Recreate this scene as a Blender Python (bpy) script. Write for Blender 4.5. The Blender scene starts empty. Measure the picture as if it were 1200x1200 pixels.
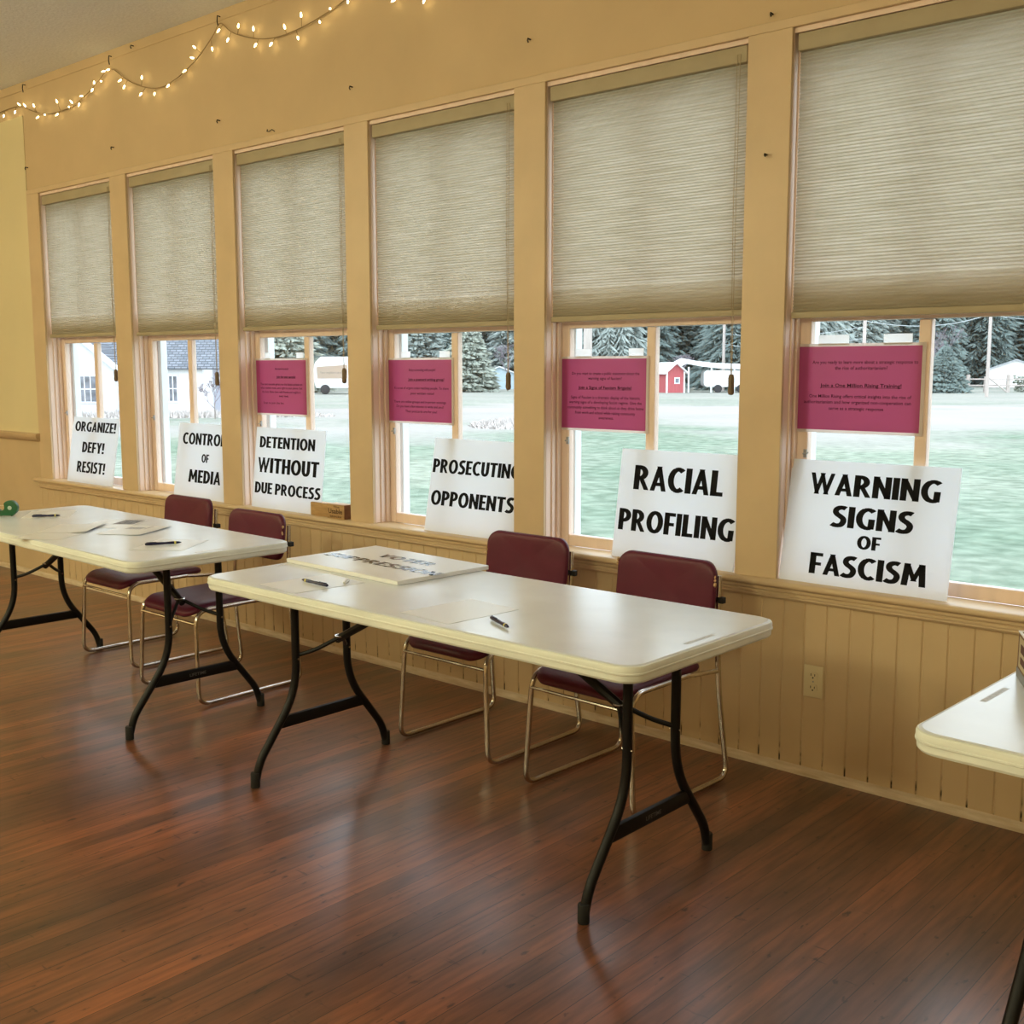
import bpy, bmesh, math, random
from mathutils import Vector, Matrix
S = bpy.context.scene
COL = S.collection
PI = math.pi

# ------------------------------------------------------------------ camera, sky, lamps, exposure
CAM = Vector((0.7744, -3.613, 1.4557))
PITCH, YAW, FPX = -0.1282, -0.7273, 1312.58
cam = bpy.data.cameras.new('camera')
cam.sensor_width = 36.0
cam.lens = FPX * 36.0 / 1200.0
cam.clip_end = 1000
co = bpy.data.objects.new('camera', cam)
COL.objects.link(co)
fw = Vector((math.sin(YAW) * math.cos(PITCH), math.cos(YAW) * math.cos(PITCH), math.sin(PITCH)))
rt = fw.cross(Vector((0, 0, 1))).normalized()
up = rt.cross(fw)
co.matrix_world = Matrix(((rt.x, up.x, -fw.x, CAM.x), (rt.y, up.y, -fw.y, CAM.y), (rt.z, up.z, -fw.z, CAM.z), (0, 0, 0, 1)))
S.camera = co

W = bpy.data.worlds.new('overcast_sky')
S.world = W
W.use_nodes = True
wn = W.node_tree.nodes
wl = W.node_tree.links
bg = wn['Background']
tc = wn.new('ShaderNodeTexCoord')
nz = wn.new('ShaderNodeTexNoise'); nz.inputs['Scale'].default_value = 2.2; nz.inputs['Detail'].default_value = 4
wl.new(tc.outputs['Generated'], nz.inputs['Vector'])
rp = wn.new('ShaderNodeValToRGB')
rp.color_ramp.elements[0].position = 0.3; rp.color_ramp.elements[0].color = (0.70, 0.81, 0.93, 1)
rp.color_ramp.elements[1].position = 0.7; rp.color_ramp.elements[1].color = (0.90, 0.96, 1.0, 1)
wl.new(nz.outputs['Fac'], rp.inputs['Fac'])
wl.new(rp.outputs['Color'], bg.inputs['Color'])
bg.inputs['Strength'].default_value = 4.2

def ceiling_lamp(loc, power, col):
    l = bpy.data.lights.new('pendant_lamp', 'POINT')
    l.shadow_soft_size = 0.22; l.energy = power; l.color = col
    o = bpy.data.objects.new('pendant_lamp', l); COL.objects.link(o); o.location = loc
    return o
WARM = (1.0, 0.93, 0.55)
for (x, y, e) in ((-7.4, -4.4, 140), (-4.4, -5.2, 150), (-1.2, -5.4, 125), (2.4, -5.4, 85)):
    ceiling_lamp((x, y, 2.55), e, WARM)

S.view_settings.view_transform = 'Standard'
S.view_settings.look = 'None'
S.view_settings.exposure = 0.0
S.view_settings.gamma = 1.0
S.view_settings.use_curve_mapping = False

# ------------------------------------------------------------------ helpers
def tag(o, label=None, cat=None, group=None, kind=None):
    if label: o['label'] = label
    if cat: o['category'] = cat
    if group: o['group'] = group
    if kind: o['kind'] = kind
    return o

def empty(name, loc=(0, 0, 0), rz=0.0, label=None, cat=None, group=None, kind=None):
    o = bpy.data.objects.new(name, None); COL.objects.link(o)
    o.location = loc; o.rotation_euler = (0, 0, rz); o.empty_display_size = 0.05
    return tag(o, label, cat, group, kind)

def copy_tree(o, parent=None):
    c = o.copy(); COL.objects.link(c)
    if parent: c.parent = parent
    for ch in list(o.children): copy_tree(ch, c)
    return c

class MB:
    def __init__(s): s.v = []; s.f = []
    def add(s, vs, fs):
        k = len(s.v); s.v += [tuple(p) for p in vs]; s.f += [tuple(i + k for i in f) for f in fs]
    def box(s, x0, x1, y0, y1, z0, z1, M=None):
        vs = [(x, y, z) for x in (x0, x1) for y in (y0, y1) for z in (z0, z1)]
        if M: vs = [M @ Vector(p) for p in vs]
        s.add(vs, [(0, 1, 3, 2), (4, 6, 7, 5), (0, 4, 5, 1), (2, 3, 7, 6), (0, 2, 6, 4), (1, 5, 7, 3)])
        return s
    def loft(s, rings, close=True, cap=True):
        n = len(rings[0]); vs = [p for r in rings for p in r]; fs = []
        for i in range(len(rings) - 1):
            for j in range(n if close else n - 1):
                a = i * n + j; b = i * n + (j + 1) % n
                fs.append((a, b, b + n, a + n))
        if cap:
            fs.append(tuple(range(n - 1, -1, -1))); fs.append(tuple((len(rings) - 1) * n + j for j in range(n)))
        s.add(vs, fs); return s
    def tube(s, pts, r, n=10, cap=True):
        pts = [Vector(p) for p in pts]; rs = r if isinstance(r, (list, tuple)) else [r] * len(pts)
        rings = []; nrm = None
        for i, p in enumerate(pts):
            t = (pts[min(i + 1, len(pts) - 1)] - pts[max(i - 1, 0)]).normalized()
            if nrm is None:
                a = Vector((0, 0, 1)) if abs(t.z) < 0.9 else Vector((1, 0, 0)); nrm = t.cross(a).normalized()
            nrm = (nrm - t * nrm.dot(t)).normalized(); b = t.cross(nrm)
            rings.append([p + (nrm * math.cos(2 * PI * k / n) + b * math.sin(2 * PI * k / n)) * rs[i] for k in range(n)])
        return s.loft(rings, True, cap)
    def lathe(s, prof, n=16, M=None):
        rings = []
        for (r, z) in prof:
            ring = [Vector((r * math.cos(2 * PI * k / n), r * math.sin(2 * PI * k / n), z)) for k in range(n)]
            rings.append([M @ p for p in ring] if M else ring)
        return s.loft(rings, True, True)
    def prism(s, poly, h0, h1, fn):
        n = len(poly); s.add([fn(a, b, h0) for a, b in poly] + [fn(a, b, h1) for a, b in poly],
              [tuple(range(n - 1, -1, -1)), tuple(range(n, 2 * n))] + [(i, (i + 1) % n, (i + 1) % n + n, i + n) for i in range(n)])
        return s
    def build(s, name, mat, parent=None, smooth=False, bevel=0, angle=0.7, seg=2):
        me = bpy.data.meshes.new(name); me.from_pydata(s.v, [], s.f)
        if bevel or True:
            bm = bmesh.new(); bm.from_mesh(me)
            if bevel:
                ed = [e for e in bm.edges if len(e.link_faces) == 2 and e.calc_face_angle(0) > 0.6]
                bmesh.ops.bevel(bm, geom=ed, offset=bevel, segments=seg, affect='EDGES', profile=0.5, clamp_overlap=True)
            bmesh.ops.recalc_face_normals(bm, faces=bm.faces); bm.to_mesh(me); bm.free()
        if smooth or bevel:
            for p in me.polygons: p.use_smooth = True
            me.set_sharp_from_angle(angle=angle)
        if mat: me.materials.append(mat)
        o = bpy.data.objects.new(name, me); COL.objects.link(o)
        if parent: o.parent = parent
        return o

def fillet(pts, rad, n=6):
    pts = [Vector(p) for p in pts]; out = [pts[0]]
    for i in range(1, len(pts) - 1):
        r = rad[i - 1] if isinstance(rad, (list, tuple)) else rad
        a, b, c = pts[i - 1], pts[i], pts[i + 1]
        u = (a - b).normalized(); w = (c - b).normalized()
        d = min(r, (a - b).length * 0.49, (c - b).length * 0.49)
        p0 = b + u * d; p1 = b + w * d
        for k in range(n + 1):
            t = k / n; out.append(p0 * (1 - t) ** 2 + b * 2 * t * (1 - t) + p1 * t * t)
    out.append(pts[-1]); return out

def rrect(x0, x1, y0, y1, r, n=6):
    out = []
    for cx, cy, a in ((x1 - r, y1 - r, 0), (x0 + r, y1 - r, 90), (x0 + r, y0 + r, 180), (x1 - r, y0 + r, 270)):
        for k in range(n + 1):
            t = math.radians(a + 90 * k / n); out.append((cx + r * math.cos(t), cy + r * math.sin(t)))
    return out

# ---- materials
def mat(name, col, rough=0.5, metal=0.0, spec=0.5, noise=0.0, nscale=8.0, stretch=(1, 1, 1), bump=0.0, coat=0.0, trans=0.0, emit=None, col2=None, coords='Object'):
    m = bpy.data.materials.new(name); m.use_nodes = True
    nt = m.node_tree; N = nt.nodes; L = nt.links; b = N['Principled BSDF']
    b.inputs['Base Color'].default_value = (*col, 1); b.inputs['Roughness'].default_value = rough
    b.inputs['Metallic'].default_value = metal; b.inputs['Specular IOR Level'].default_value = spec
    if coat: b.inputs['Coat Weight'].default_value = coat; b.inputs['Coat Roughness'].default_value = 0.15
    if emit: b.inputs['Emission Color'].default_value = (*emit[0], 1); b.inputs['Emission Strength'].default_value = emit[1]
    if noise or bump or col2:
        t = N.new('ShaderNodeTexCoord'); mp = N.new('ShaderNodeMapping'); mp.inputs['Scale'].default_value = stretch
        L.new(t.outputs[coords], mp.inputs['Vector'])
        n = N.new('ShaderNodeTexNoise'); n.inputs['Scale'].default_value = nscale; n.inputs['Detail'].default_value = 5
        L.new(mp.outputs['Vector'], n.inputs['Vector'])
        r = N.new('ShaderNodeValToRGB'); e = r.color_ramp.elements
        e[0].position = 0.3; e[1].position = 0.7
        c2 = col2 if col2 else tuple(min(1, c * (1 + noise)) for c in col); c1 = col if col2 else tuple(c * (1 - noise) for c in col)
        e[0].color = (*c1, 1); e[1].color = (*c2, 1)
        L.new(n.outputs['Fac'], r.inputs['Fac']); L.new(r.outputs['Color'], b.inputs['Base Color'])
        if bump:
            bp = N.new('ShaderNodeBump'); bp.inputs['Strength'].default_value = bump; bp.inputs['Distance'].default_value = 0.004
            L.new(n.outputs['Fac'], bp.inputs['Height']); L.new(bp.outputs['Normal'], b.inputs['Normal'])
    return m

PAINT = (0.61, 0.455, 0.275)
M = {}
M['wall'] = mat('tan_wall_paint', PAINT, 0.6, noise=0.05, nscale=3, spec=0.25)
M['trim'] = mat('tan_gloss_paint', (0.64, 0.48, 0.30), 0.38, noise=0.05, nscale=5, spec=0.4)
M['jamb'] = mat('daylit_jamb_paint', (0.83, 0.65, 0.55), 0.42, noise=0.07, nscale=6, stretch=(3, 3, .4))  # daylight on the jambs is put into a paler, pinker paint
M['board'] = mat('pale_cream_paint', (0.72, 0.62, 0.38), 0.6, noise=0.03, nscale=2)
M['rail'] = mat('varnished_tan_wood', (0.56, 0.40, 0.24), 0.4, noise=0.15, nscale=14, stretch=(.2, 3, 3))
M['ceil'] = mat('textured_ceiling_paint', (0.78, 0.82, 0.87), 0.85, noise=0.05, nscale=60, bump=0.6)
M['white_ext'] = mat('white_exterior_paint', (0.80, 0.86, 0.90), 0.5, noise=0.04)
M['tabletop'] = mat('speckled_white_plastic', (0.74, 0.79, 0.87), 0.26, noise=0.05, nscale=5, spec=0.5, bump=0.02)
M['tableedge'] = mat('cream_table_edge', (0.80, 0.845, 0.80), 0.5, noise=0.10, nscale=9, stretch=(.5, 1, 4))
M['black'] = mat('black_enamelled_steel', (0.005, 0.0045, 0.005), 0.45, noise=0.2, spec=0.25)
M['rubber'] = mat('black_rubber', (0.010, 0.010, 0.010), 0.75, noise=0.2)
M['chrome'] = mat('worn_chrome', (0.62, 0.58, 0.53), 0.20, metal=1.0, noise=0.12, nscale=30)
M['vinyl'] = mat('maroon_vinyl', (0.100, 0.011, 0.030), 0.42, noise=0.14, nscale=7, bump=0.05, spec=0.3)
M['stuffing'] = mat('torn_vinyl_backing', (0.55, 0.36, 0.20), 0.9, noise=0.2, nscale=60)
M['foam'] = mat('white_foam_board', (0.90, 0.91, 0.93), 0.42, noise=0.015, nscale=3, spec=0.4)
M['ink'] = mat('black_vinyl_lettering', (0.004, 0.0045, 0.007), 0.6, noise=0.1, spec=0.12)
M['inkgloss'] = mat('glossy_black_lettering', (0.012, 0.013, 0.017), 0.22, noise=0.1, spec=0.9)
M['pink'] = mat('magenta_print', (0.47, 0.080, 0.27), 0.30, noise=0.05, nscale=4, spec=0.5)
M['pinkink'] = mat('dark_plum_ink', (0.055, 0.006, 0.03), 0.5, noise=0.1, spec=0.2)
M['paper'] = mat('white_paper', (0.80, 0.82, 0.84), 0.32, noise=0.015, nscale=4)
M['lampaper'] = mat('laminated_white_paper', (0.82, 0.74, 0.72), 0.3, noise=0.015, nscale=4)
M['greyprint'] = mat('grey_photo_print', (0.22, 0.22, 0.25), 0.6, noise=0.7, nscale=60)
M['lightprint'] = mat('pale_grey_text_print', (0.50, 0.50, 0.55), 0.6, noise=0.35, nscale=160)
M['navy'] = mat('navy_pen_plastic', (0.012, 0.012, 0.06), 0.25, noise=0.1)
M['gold'] = mat('yellow_brass_band', (0.70, 0.62, 0.15), 0.3, noise=0.1)
M['green'] = mat('green_dispenser_plastic', (0.005, 0.10, 0.03), 0.35, noise=0.1)
M['hub'] = mat('pale_grey_hub', (0.40, 0.50, 0.45), 0.5, noise=0.1)
M['tape'] = mat('clear_tape_roll', (0.75, 0.70, 0.55), 0.3, noise=0.1)
M['wood'] = mat('plain_tan_wood', (0.46, 0.28, 0.12), 0.6, noise=0.15, nscale=20, stretch=(1, 1, 5))
M['carve'] = mat('burnt_dark_wood', (0.10, 0.05, 0.025), 0.8, noise=0.2)
M['endgrain'] = mat('dark_brown_wood', (0.20, 0.09, 0.045), 0.6, noise=0.2, nscale=30)
M['ivory'] = mat('ivory_plastic', (0.70, 0.60, 0.38), 0.4, noise=0.03)
M['slot'] = mat('dark_slots', (0.02, 0.015, 0.01), 0.6, noise=0.1)
M['cordw'] = mat('string_light_cord', (0.30, 0.20, 0.09), 0.6, noise=0.2)
M['bulb'] = mat('lit_warm_bulb', (1.0, 0.85, 0.5), 0.3, noise=0.05, emit=((1.0, 0.78, 0.36), 11.0))
M['headrail'] = mat('tan_headrail', (0.40, 0.335, 0.22), 0.55, noise=0.05)
M['cord'] = mat('blind_cord', (0.42, 0.34, 0.22), 0.7, noise=0.1)
M['tassel'] = mat('grey_brown_tassel', (0.16, 0.11, 0.065), 0.5, noise=0.25, nscale=20)
M['steel'] = mat('grey_steel', (0.35, 0.35, 0.36), 0.4, metal=0.8, noise=0.1)
M['trayin'] = mat('dark_red_brown_lining', (0.12, 0.05, 0.04), 0.7, noise=0.2)
M['trayout'] = mat('brown_card_box', (0.22, 0.13, 0.07), 0.6, noise=0.15)
M['traypanel'] = mat('cream_printed_card', (0.55, 0.48, 0.33), 0.6, noise=0.1)
M['trayedge'] = mat('white_card_edge', (0.85, 0.84, 0.86), 0.5, noise=0.03)
M['traygrey'] = mat('grey_card', (0.25, 0.26, 0.30), 0.6, noise=0.1)
# exterior
M['needles'] = mat('hazed_blue_green_needles', (0.165, 0.215, 0.205), 0.8, noise=0.28, nscale=1.4)  # haze beyond the glass is put into this lifted needle colour
M['needles2'] = mat('hazed_grey_green_needles', (0.30, 0.345, 0.325), 0.8, noise=0.28, nscale=1.2)  # paler green with the outdoor haze painted in
M['cedar'] = mat('hazed_yellow_green_foliage', (0.33, 0.36, 0.31), 0.8, noise=0.35, nscale=1.5)  # foliage green lightened to carry the haze
M['bark'] = mat('grey_bark', (0.26, 0.23, 0.21), 0.9, noise=0.3, nscale=6, stretch=(1, 1, .2))
M['twig'] = mat('purple_grey_twigs', (0.25, 0.22, 0.25), 0.9, noise=0.25, nscale=3)
M['pole'] = mat('weathered_pole_wood', (0.46, 0.40, 0.37), 0.85, noise=0.15, nscale=5, stretch=(3, 3, .3))
M['wire'] = mat('grey_wire', (0.42, 0.46, 0.48), 0.6, noise=0.1)
M['housewall'] = mat('white_painted_stucco', (0.90, 0.90, 0.91), 0.8, noise=0.05, nscale=1.2)
M['recess'] = mat('painted_shade_plaster', (0.50, 0.52, 0.60), 0.8, noise=0.1, nscale=1.5)  # shade under the eave is put into this grey
M['housewin'] = mat('dark_window_glass', (0.16, 0.17, 0.20), 0.2, noise=0.5, nscale=3)
M['redshed'] = mat('faded_red_boards', (0.42, 0.09, 0.10), 0.7, noise=0.12, nscale=3, stretch=(6, 6, .3))
M['tarp'] = mat('white_tarp', (0.82, 0.84, 0.85), 0.5, noise=0.05)
M['bluegrey'] = mat('pale_blue_siding', (0.48, 0.60, 0.68), 0.7, noise=0.06)
M['roofgrey'] = mat('light_grey_roof', (0.40, 0.42, 0.45), 0.8, noise=0.15)
M['tyre'] = mat('black_tyre', (0.03, 0.03, 0.035), 0.8, noise=0.2)
M['drygrass'] = mat('pale_dry_weeds', (0.52, 0.48, 0.46), 0.9, noise=0.15, nscale=3)

def floor_mat():
    m = bpy.data.materials.new('worn_fir_floor'); m.use_nodes = True
    nt = m.node_tree; N = nt.nodes; L = nt.links; b = N['Principled BSDF']
    t = N.new('ShaderNodeTexCoord'); mp = N.new('ShaderNodeMapping'); mp.inputs['Rotation'].default_value = (0, 0, PI / 2)
    L.new(t.outputs['Object'], mp.inputs['Vector'])
    br = N.new('ShaderNodeTexBrick'); br.offset = 0.37; br.inputs['Scale'].default_value = 1.0
    br.inputs['Brick Width'].default_value = 4.2; br.inputs['Row Height'].default_value = 0.066
    br.inputs['Mortar Size'].default_value = 0.0014; br.inputs['Mortar Smooth'].default_value = 0.4
    br.inputs['Color1'].default_value = (0.262, 0.096, 0.043, 1); br.inputs['Color2'].default_value = (0.164, 0.065, 0.032, 1)
    br.inputs['Mortar'].default_value = (0.035, 0.017, 0.011, 1); br.inputs['Bias'].default_value = 0.05
    L.new(mp.outputs['Vector'], br.inputs['Vector'])
    def noise(scale, stretch, lo, hi, c0, c1, detail=6):
        mm = N.new('ShaderNodeMapping'); mm.inputs['Scale'].default_value = stretch; L.new(t.outputs['Object'], mm.inputs['Vector'])
        n = N.new('ShaderNodeTexNoise'); n.inputs['Scale'].default_value = scale; n.inputs['Detail'].default_value = detail
        L.new(mm.outputs['Vector'], n.inputs['Vector'])
        r = N.new('ShaderNodeValToRGB'); e = r.color_ramp.elements; e[0].position = lo; e[1].position = hi
        e[0].color = (*c0, 1); e[1].color = (*c1, 1); L.new(n.outputs['Fac'], r.inputs['Fac']); return n, r
    def mult(a, bb, f=1.0):
        x = N.new('ShaderNodeMix'); x.data_type = 'RGBA'; x.blend_type = 'MULTIPLY'; x.inputs[0].default_value = f
        L.new(a, x.inputs[6]); L.new(bb, x.inputs[7]); return x.outputs[2]
    n1, r1 = noise(1.0, (9, .7, 1), 0.33, 0.66, (0.60, 0.66, 0.74), (1.20, 1.10, 1.0))      # board to board tone
    n2, r2 = noise(1.7, (1, .8, 1), 0.36, 0.64, (0.62, 0.68, 0.78), (1.16, 1.08, 1.02), 9)       # traffic wear
    n3, r3 = noise(60, (1, .08, 1), 0.3, 0.62, (0.62, 0.62, 0.62), (1.16, 1.16, 1.16))          # grain
    n4, r4 = noise(30, (1.3, .5, 1), 0.285, 0.355, (0.28, 0.28, 0.31), (1, 1, 1), 4)          # dark scuffs
    n5, r5 = noise(22, (.4, 2.2, 1), 0.27, 0.33, (0.35, 0.35, 0.38), (1, 1, 1), 3)           # stains
    c = mult(br.outputs['Color'], r1.outputs['Color']); c = mult(c, r2.outputs['Color']); c = mult(c, r3.outputs['Color'])
    c = mult(c, r4.outputs['Color']); c = mult(c, r5.outputs['Color'], 0.8)
    L.new(c, b.inputs['Base Color'])
    rr = N.new('ShaderNodeMapRange'); rr.inputs['From Min'].default_value = 0.3; rr.inputs['From Max'].default_value = 0.7
    rr.inputs['To Min'].default_value = 0.30; rr.inputs['To Max'].default_value = 0.40
    L.new(n2.outputs['Fac'], rr.inputs['Value']); L.new(rr.outputs['Result'], b.inputs['Roughness'])
    bp = N.new('ShaderNodeBump'); bp.inputs['Strength'].default_value = 0.18; bp.inputs['Distance'].default_value = 0.003
    L.new(n1.outputs['Fac'], bp.inputs['Height']); L.new(bp.outputs['Normal'], b.inputs['Normal'])
    b.inputs['Specular IOR Level'].default_value = 0.5
    b.inputs['Coat Weight'].default_value = 0.42; b.inputs['Coat Roughness'].default_value = 0.24
    return m
M['floor'] = floor_mat()

def bead_mat():
    m = mat('tan_beadboard_paint', PAINT, 0.5, noise=0.05, nscale=4, spec=0.3)
    nt = m.node_tree; N = nt.nodes; L = nt.links; b = N['Principled BSDF']
    base = b.inputs['Base Color'].links[0].from_socket
    t = N.new('ShaderNodeTexCoord'); sp = N.new('ShaderNodeSeparateXYZ'); L.new(t.outputs['Object'], sp.inputs['Vector'])
    n = N.new('ShaderNodeTexNoise'); n.inputs['Scale'].default_value = 26; n.inputs['Detail'].default_value = 3
    L.new(t.outputs['Object'], n.inputs['Vector'])
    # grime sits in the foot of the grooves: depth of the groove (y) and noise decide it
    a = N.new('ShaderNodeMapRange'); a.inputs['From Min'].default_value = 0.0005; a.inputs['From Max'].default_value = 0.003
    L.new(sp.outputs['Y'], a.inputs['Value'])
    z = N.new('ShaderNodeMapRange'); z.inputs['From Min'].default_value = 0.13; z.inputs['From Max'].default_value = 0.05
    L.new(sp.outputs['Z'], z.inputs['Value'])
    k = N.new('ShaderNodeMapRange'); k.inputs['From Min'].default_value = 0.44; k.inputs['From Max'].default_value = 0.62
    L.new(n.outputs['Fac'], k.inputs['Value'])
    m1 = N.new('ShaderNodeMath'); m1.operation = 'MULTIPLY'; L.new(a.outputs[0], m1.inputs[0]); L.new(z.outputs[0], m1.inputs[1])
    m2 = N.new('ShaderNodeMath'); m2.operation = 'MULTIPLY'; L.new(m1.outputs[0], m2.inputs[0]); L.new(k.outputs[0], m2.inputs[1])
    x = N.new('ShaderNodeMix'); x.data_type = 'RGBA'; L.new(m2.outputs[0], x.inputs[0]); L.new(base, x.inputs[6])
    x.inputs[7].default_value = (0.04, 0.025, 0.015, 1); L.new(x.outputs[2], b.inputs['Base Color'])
    return m
M['bead'] = bead_mat()
M['basemould'] = mat('chipped_base_moulding', (0.52, 0.40, 0.26), 0.6, col2=(0.68, 0.56, 0.42), nscale=22, stretch=(.5, 3, 3))

def fabric_mat(name, k, d0, f):
    m = bpy.data.materials.new(name); m.use_nodes = True
    nt = m.node_tree; N = nt.nodes; L = nt.links; N.remove(N['Principled BSDF']); out = N['Material Output']
    t = N.new('ShaderNodeTexCoord'); mp = N.new('ShaderNodeMapping'); mp.inputs['Scale'].default_value = (5, 1, 95)
    L.new(t.outputs['Object'], mp.inputs['Vector'])
    n = N.new('ShaderNodeTexNoise'); n.inputs['Scale'].default_value = 1.0; n.inputs['Detail'].default_value = 4
    L.new(mp.outputs['Vector'], n.inputs['Vector'])
    r = N.new('ShaderNodeValToRGB'); e = r.color_ramp.elements; e[0].position = 0.32; e[1].position = 0.74
    e[0].color = (0.43 * k, 0.380 * k, 0.29 * k, 1); e[1].color = (0.63 * k, 0.565 * k, 0.47 * k, 1); L.new(n.outputs['Fac'], r.inputs['Fac'])
    d = N.new('ShaderNodeBsdfDiffuse'); d.inputs['Color'].default_value = (0.50 * d0, 0.44 * d0, 0.33 * d0, 1)
    tr = N.new('ShaderNodeBsdfTranslucent'); L.new(r.outputs['Color'], tr.inputs['Color'])
    mx = N.new('ShaderNodeMixShader'); mx.inputs[0].default_value = f
    L.new(d.outputs[0], mx.inputs[1]); L.new(tr.outputs[0], mx.inputs[2]); L.new(mx.outputs[0], out.inputs['Surface'])
    return m
M['fabric'] = fabric_mat('slubbed_shade_fabric', 1.0, 1.0, 0.5)
M['innerfabric'] = fabric_mat('inner_shade_fabric', 1.0, 1.0, 0.94)
for n_ in M['innerfabric'].node_tree.nodes:
    if n_.type == 'VALTORGB':
        n_.color_ramp.elements[0].color = (0.93, 0.90, 0.84, 1); n_.color_ramp.elements[1].color = (0.97, 0.95, 0.90, 1)

def translucent(m, col, f):
    nt = m.node_tree; N = nt.nodes; L = nt.links; b = N['Principled BSDF']; out = N['Material Output']
    tr = N.new('ShaderNodeBsdfTranslucent'); tr.inputs['Color'].default_value = (*col, 1)
    mx = N.new('ShaderNodeMixShader'); mx.inputs[0].default_value = f
    L.new(b.outputs[0], mx.inputs[1]); L.new(tr.outputs[0], mx.inputs[2]); L.new(mx.outputs[0], out.inputs['Surface'])
translucent(M['foam'], (0.86, 0.89, 0.96), 0.55)
translucent(M['lampaper'], (0.90, 0.86, 0.86), 0.5)
M['tapestrip'] = mat('white_tape_strip', (0.85, 0.83, 0.85), 0.4, noise=0.02)
translucent(M['tapestrip'], (0.95, 0.95, 0.97), 0.7)
translucent(M['pink'], (0.75, 0.17, 0.40), 0.30)
M['foamflat'] = mat('white_foam_board_flat', (0.82, 0.83, 0.85), 0.30, noise=0.015, nscale=3, spec=0.5)

def glass_mat():
    m = bpy.data.materials.new('window_glass'); m.use_nodes = True
    nt = m.node_tree; N = nt.nodes; L = nt.links; N.remove(N['Principled BSDF']); out = N['Material Output']
    tr = N.new('ShaderNodeBsdfTransparent'); tr.inputs['Color'].default_value = (0.95, 0.97, 0.97, 1)
    g = N.new('ShaderNodeBsdfGlossy'); g.inputs['Roughness'].default_value = 0.02
    fr = N.new('ShaderNodeFresnel'); fr.inputs['IOR'].default_value = 1.45
    ge = N.new('ShaderNodeNewGeometry'); iv = N.new('ShaderNodeMath'); iv.operation = 'SUBTRACT'; iv.inputs[0].default_value = 1.0; L.new(ge.outputs['Backfacing'], iv.inputs[1])
    mu = N.new('ShaderNodeMath'); mu.operation = 'MULTIPLY'; L.new(fr.outputs[0], mu.inputs[0]); L.new(iv.outputs[0], mu.inputs[1])
    mx = N.new('ShaderNodeMixShader'); L.new(mu.outputs[0], mx.inputs[0]); L.new(tr.outputs[0], mx.inputs[1]); L.new(g.outputs[0], mx.inputs[2])
    L.new(mx.outputs[0], out.inputs['Surface']); return m
M['glass'] = glass_mat()

def lawn_mat():
    m = bpy.data.materials.new('winter_lawn'); m.use_nodes = True
    nt = m.node_tree; N = nt.nodes; L = nt.links; b = N['Principled BSDF']; b.inputs['Roughness'].default_value = 0.95
    b.inputs['Specular IOR Level'].default_value = 0.1
    t = N.new('ShaderNodeTexCoord')
    def noise(scale, stretch, lo, hi, c0, c1):
        mm = N.new('ShaderNodeMapping'); mm.inputs['Scale'].default_value = stretch; L.new(t.outputs['Object'], mm.inputs['Vector'])
        n = N.new('ShaderNodeTexNoise'); n.inputs['Scale'].default_value = scale; n.inputs['Detail'].default_value = 8
        L.new(mm.outputs['Vector'], n.inputs['Vector'])
        r = N.new('ShaderNodeValToRGB'); e = r.color_ramp.elements; e[0].position = lo; e[1].position = hi
        e[0].color = (*c0, 1); e[1].color = (*c1, 1); L.new(n.outputs['Fac'], r.inputs['Fac']); return n, r
    n1, r1 = noise(0.16, (1, 1, 1), 0.38, 0.62, (0.155, 0.215, 0.155), (0.245, 0.28, 0.22))
    n2, r2 = noise(3.5, (1, 1, 1), 0.3, 0.7, (0.55, 0.58, 0.56), (1.25, 1.2, 1.25))
    x = N.new('ShaderNodeMix'); x.data_type = 'RGBA'; x.blend_type = 'MULTIPLY'; x.inputs[0].default_value = 1
    L.new(r1.outputs['Color'], x.inputs[6]); L.new(r2.outputs['Color'], x.inputs[7])
    # pale dry ground further out: distance measured square to a lane running past the yard
    mp = N.new('ShaderNodeMapping'); mp.inputs['Rotation'].default_value = (0, 0, -0.62); L.new(t.outputs['Object'], mp.inputs['Vector'])
    sp = N.new('ShaderNodeSeparateXYZ'); L.new(mp.outputs['Vector'], sp.inputs['Vector'])
    n3, r3 = noise(0.10, (1, 1, 1), 0.40, 0.60, (0, 0, 0), (1, 1, 1))
    ad = N.new('ShaderNodeMath'); ad.operation = 'MULTIPLY_ADD'; ad.inputs[1].default_value = 14; L.new(r3.outputs['Color'], ad.inputs[0]); L.new(sp.outputs['Y'], ad.inputs[2])
    rr = N.new('ShaderNodeValToRGB'); e = rr.color_ramp.elements
    e[0].position = 0.0; e[0].color = (0, 0, 0, 1); e[1].position = 1.0; e[1].color = (0.5, 0.5, 0.5, 1)
    for p, v in ((0.34, 0.0), (0.44, 0.75), (0.56, 1.0), (0.66, 0.35), (0.8, 0.6)):
        q = e.new(p); q.color = (v, v, v, 1)
    mr = N.new('ShaderNodeMapRange'); mr.inputs['From Min'].default_value = 0; mr.inputs['From Max'].default_value = 100
    L.new(ad.outputs[0], mr.inputs['Value']); L.new(mr.outputs[0], rr.inputs['Fac'])
    y = N.new('ShaderNodeMix'); y.data_type = 'RGBA'; L.new(rr.outputs['Color'], y.inputs[0]); L.new(x.outputs[2], y.inputs[6])
    y.inputs[7].default_value = (0.325, 0.295, 0.285, 1)
    L.new(y.outputs[2], b.inputs['Base Color']); return m
M['lawn'] = lawn_mat()

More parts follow.
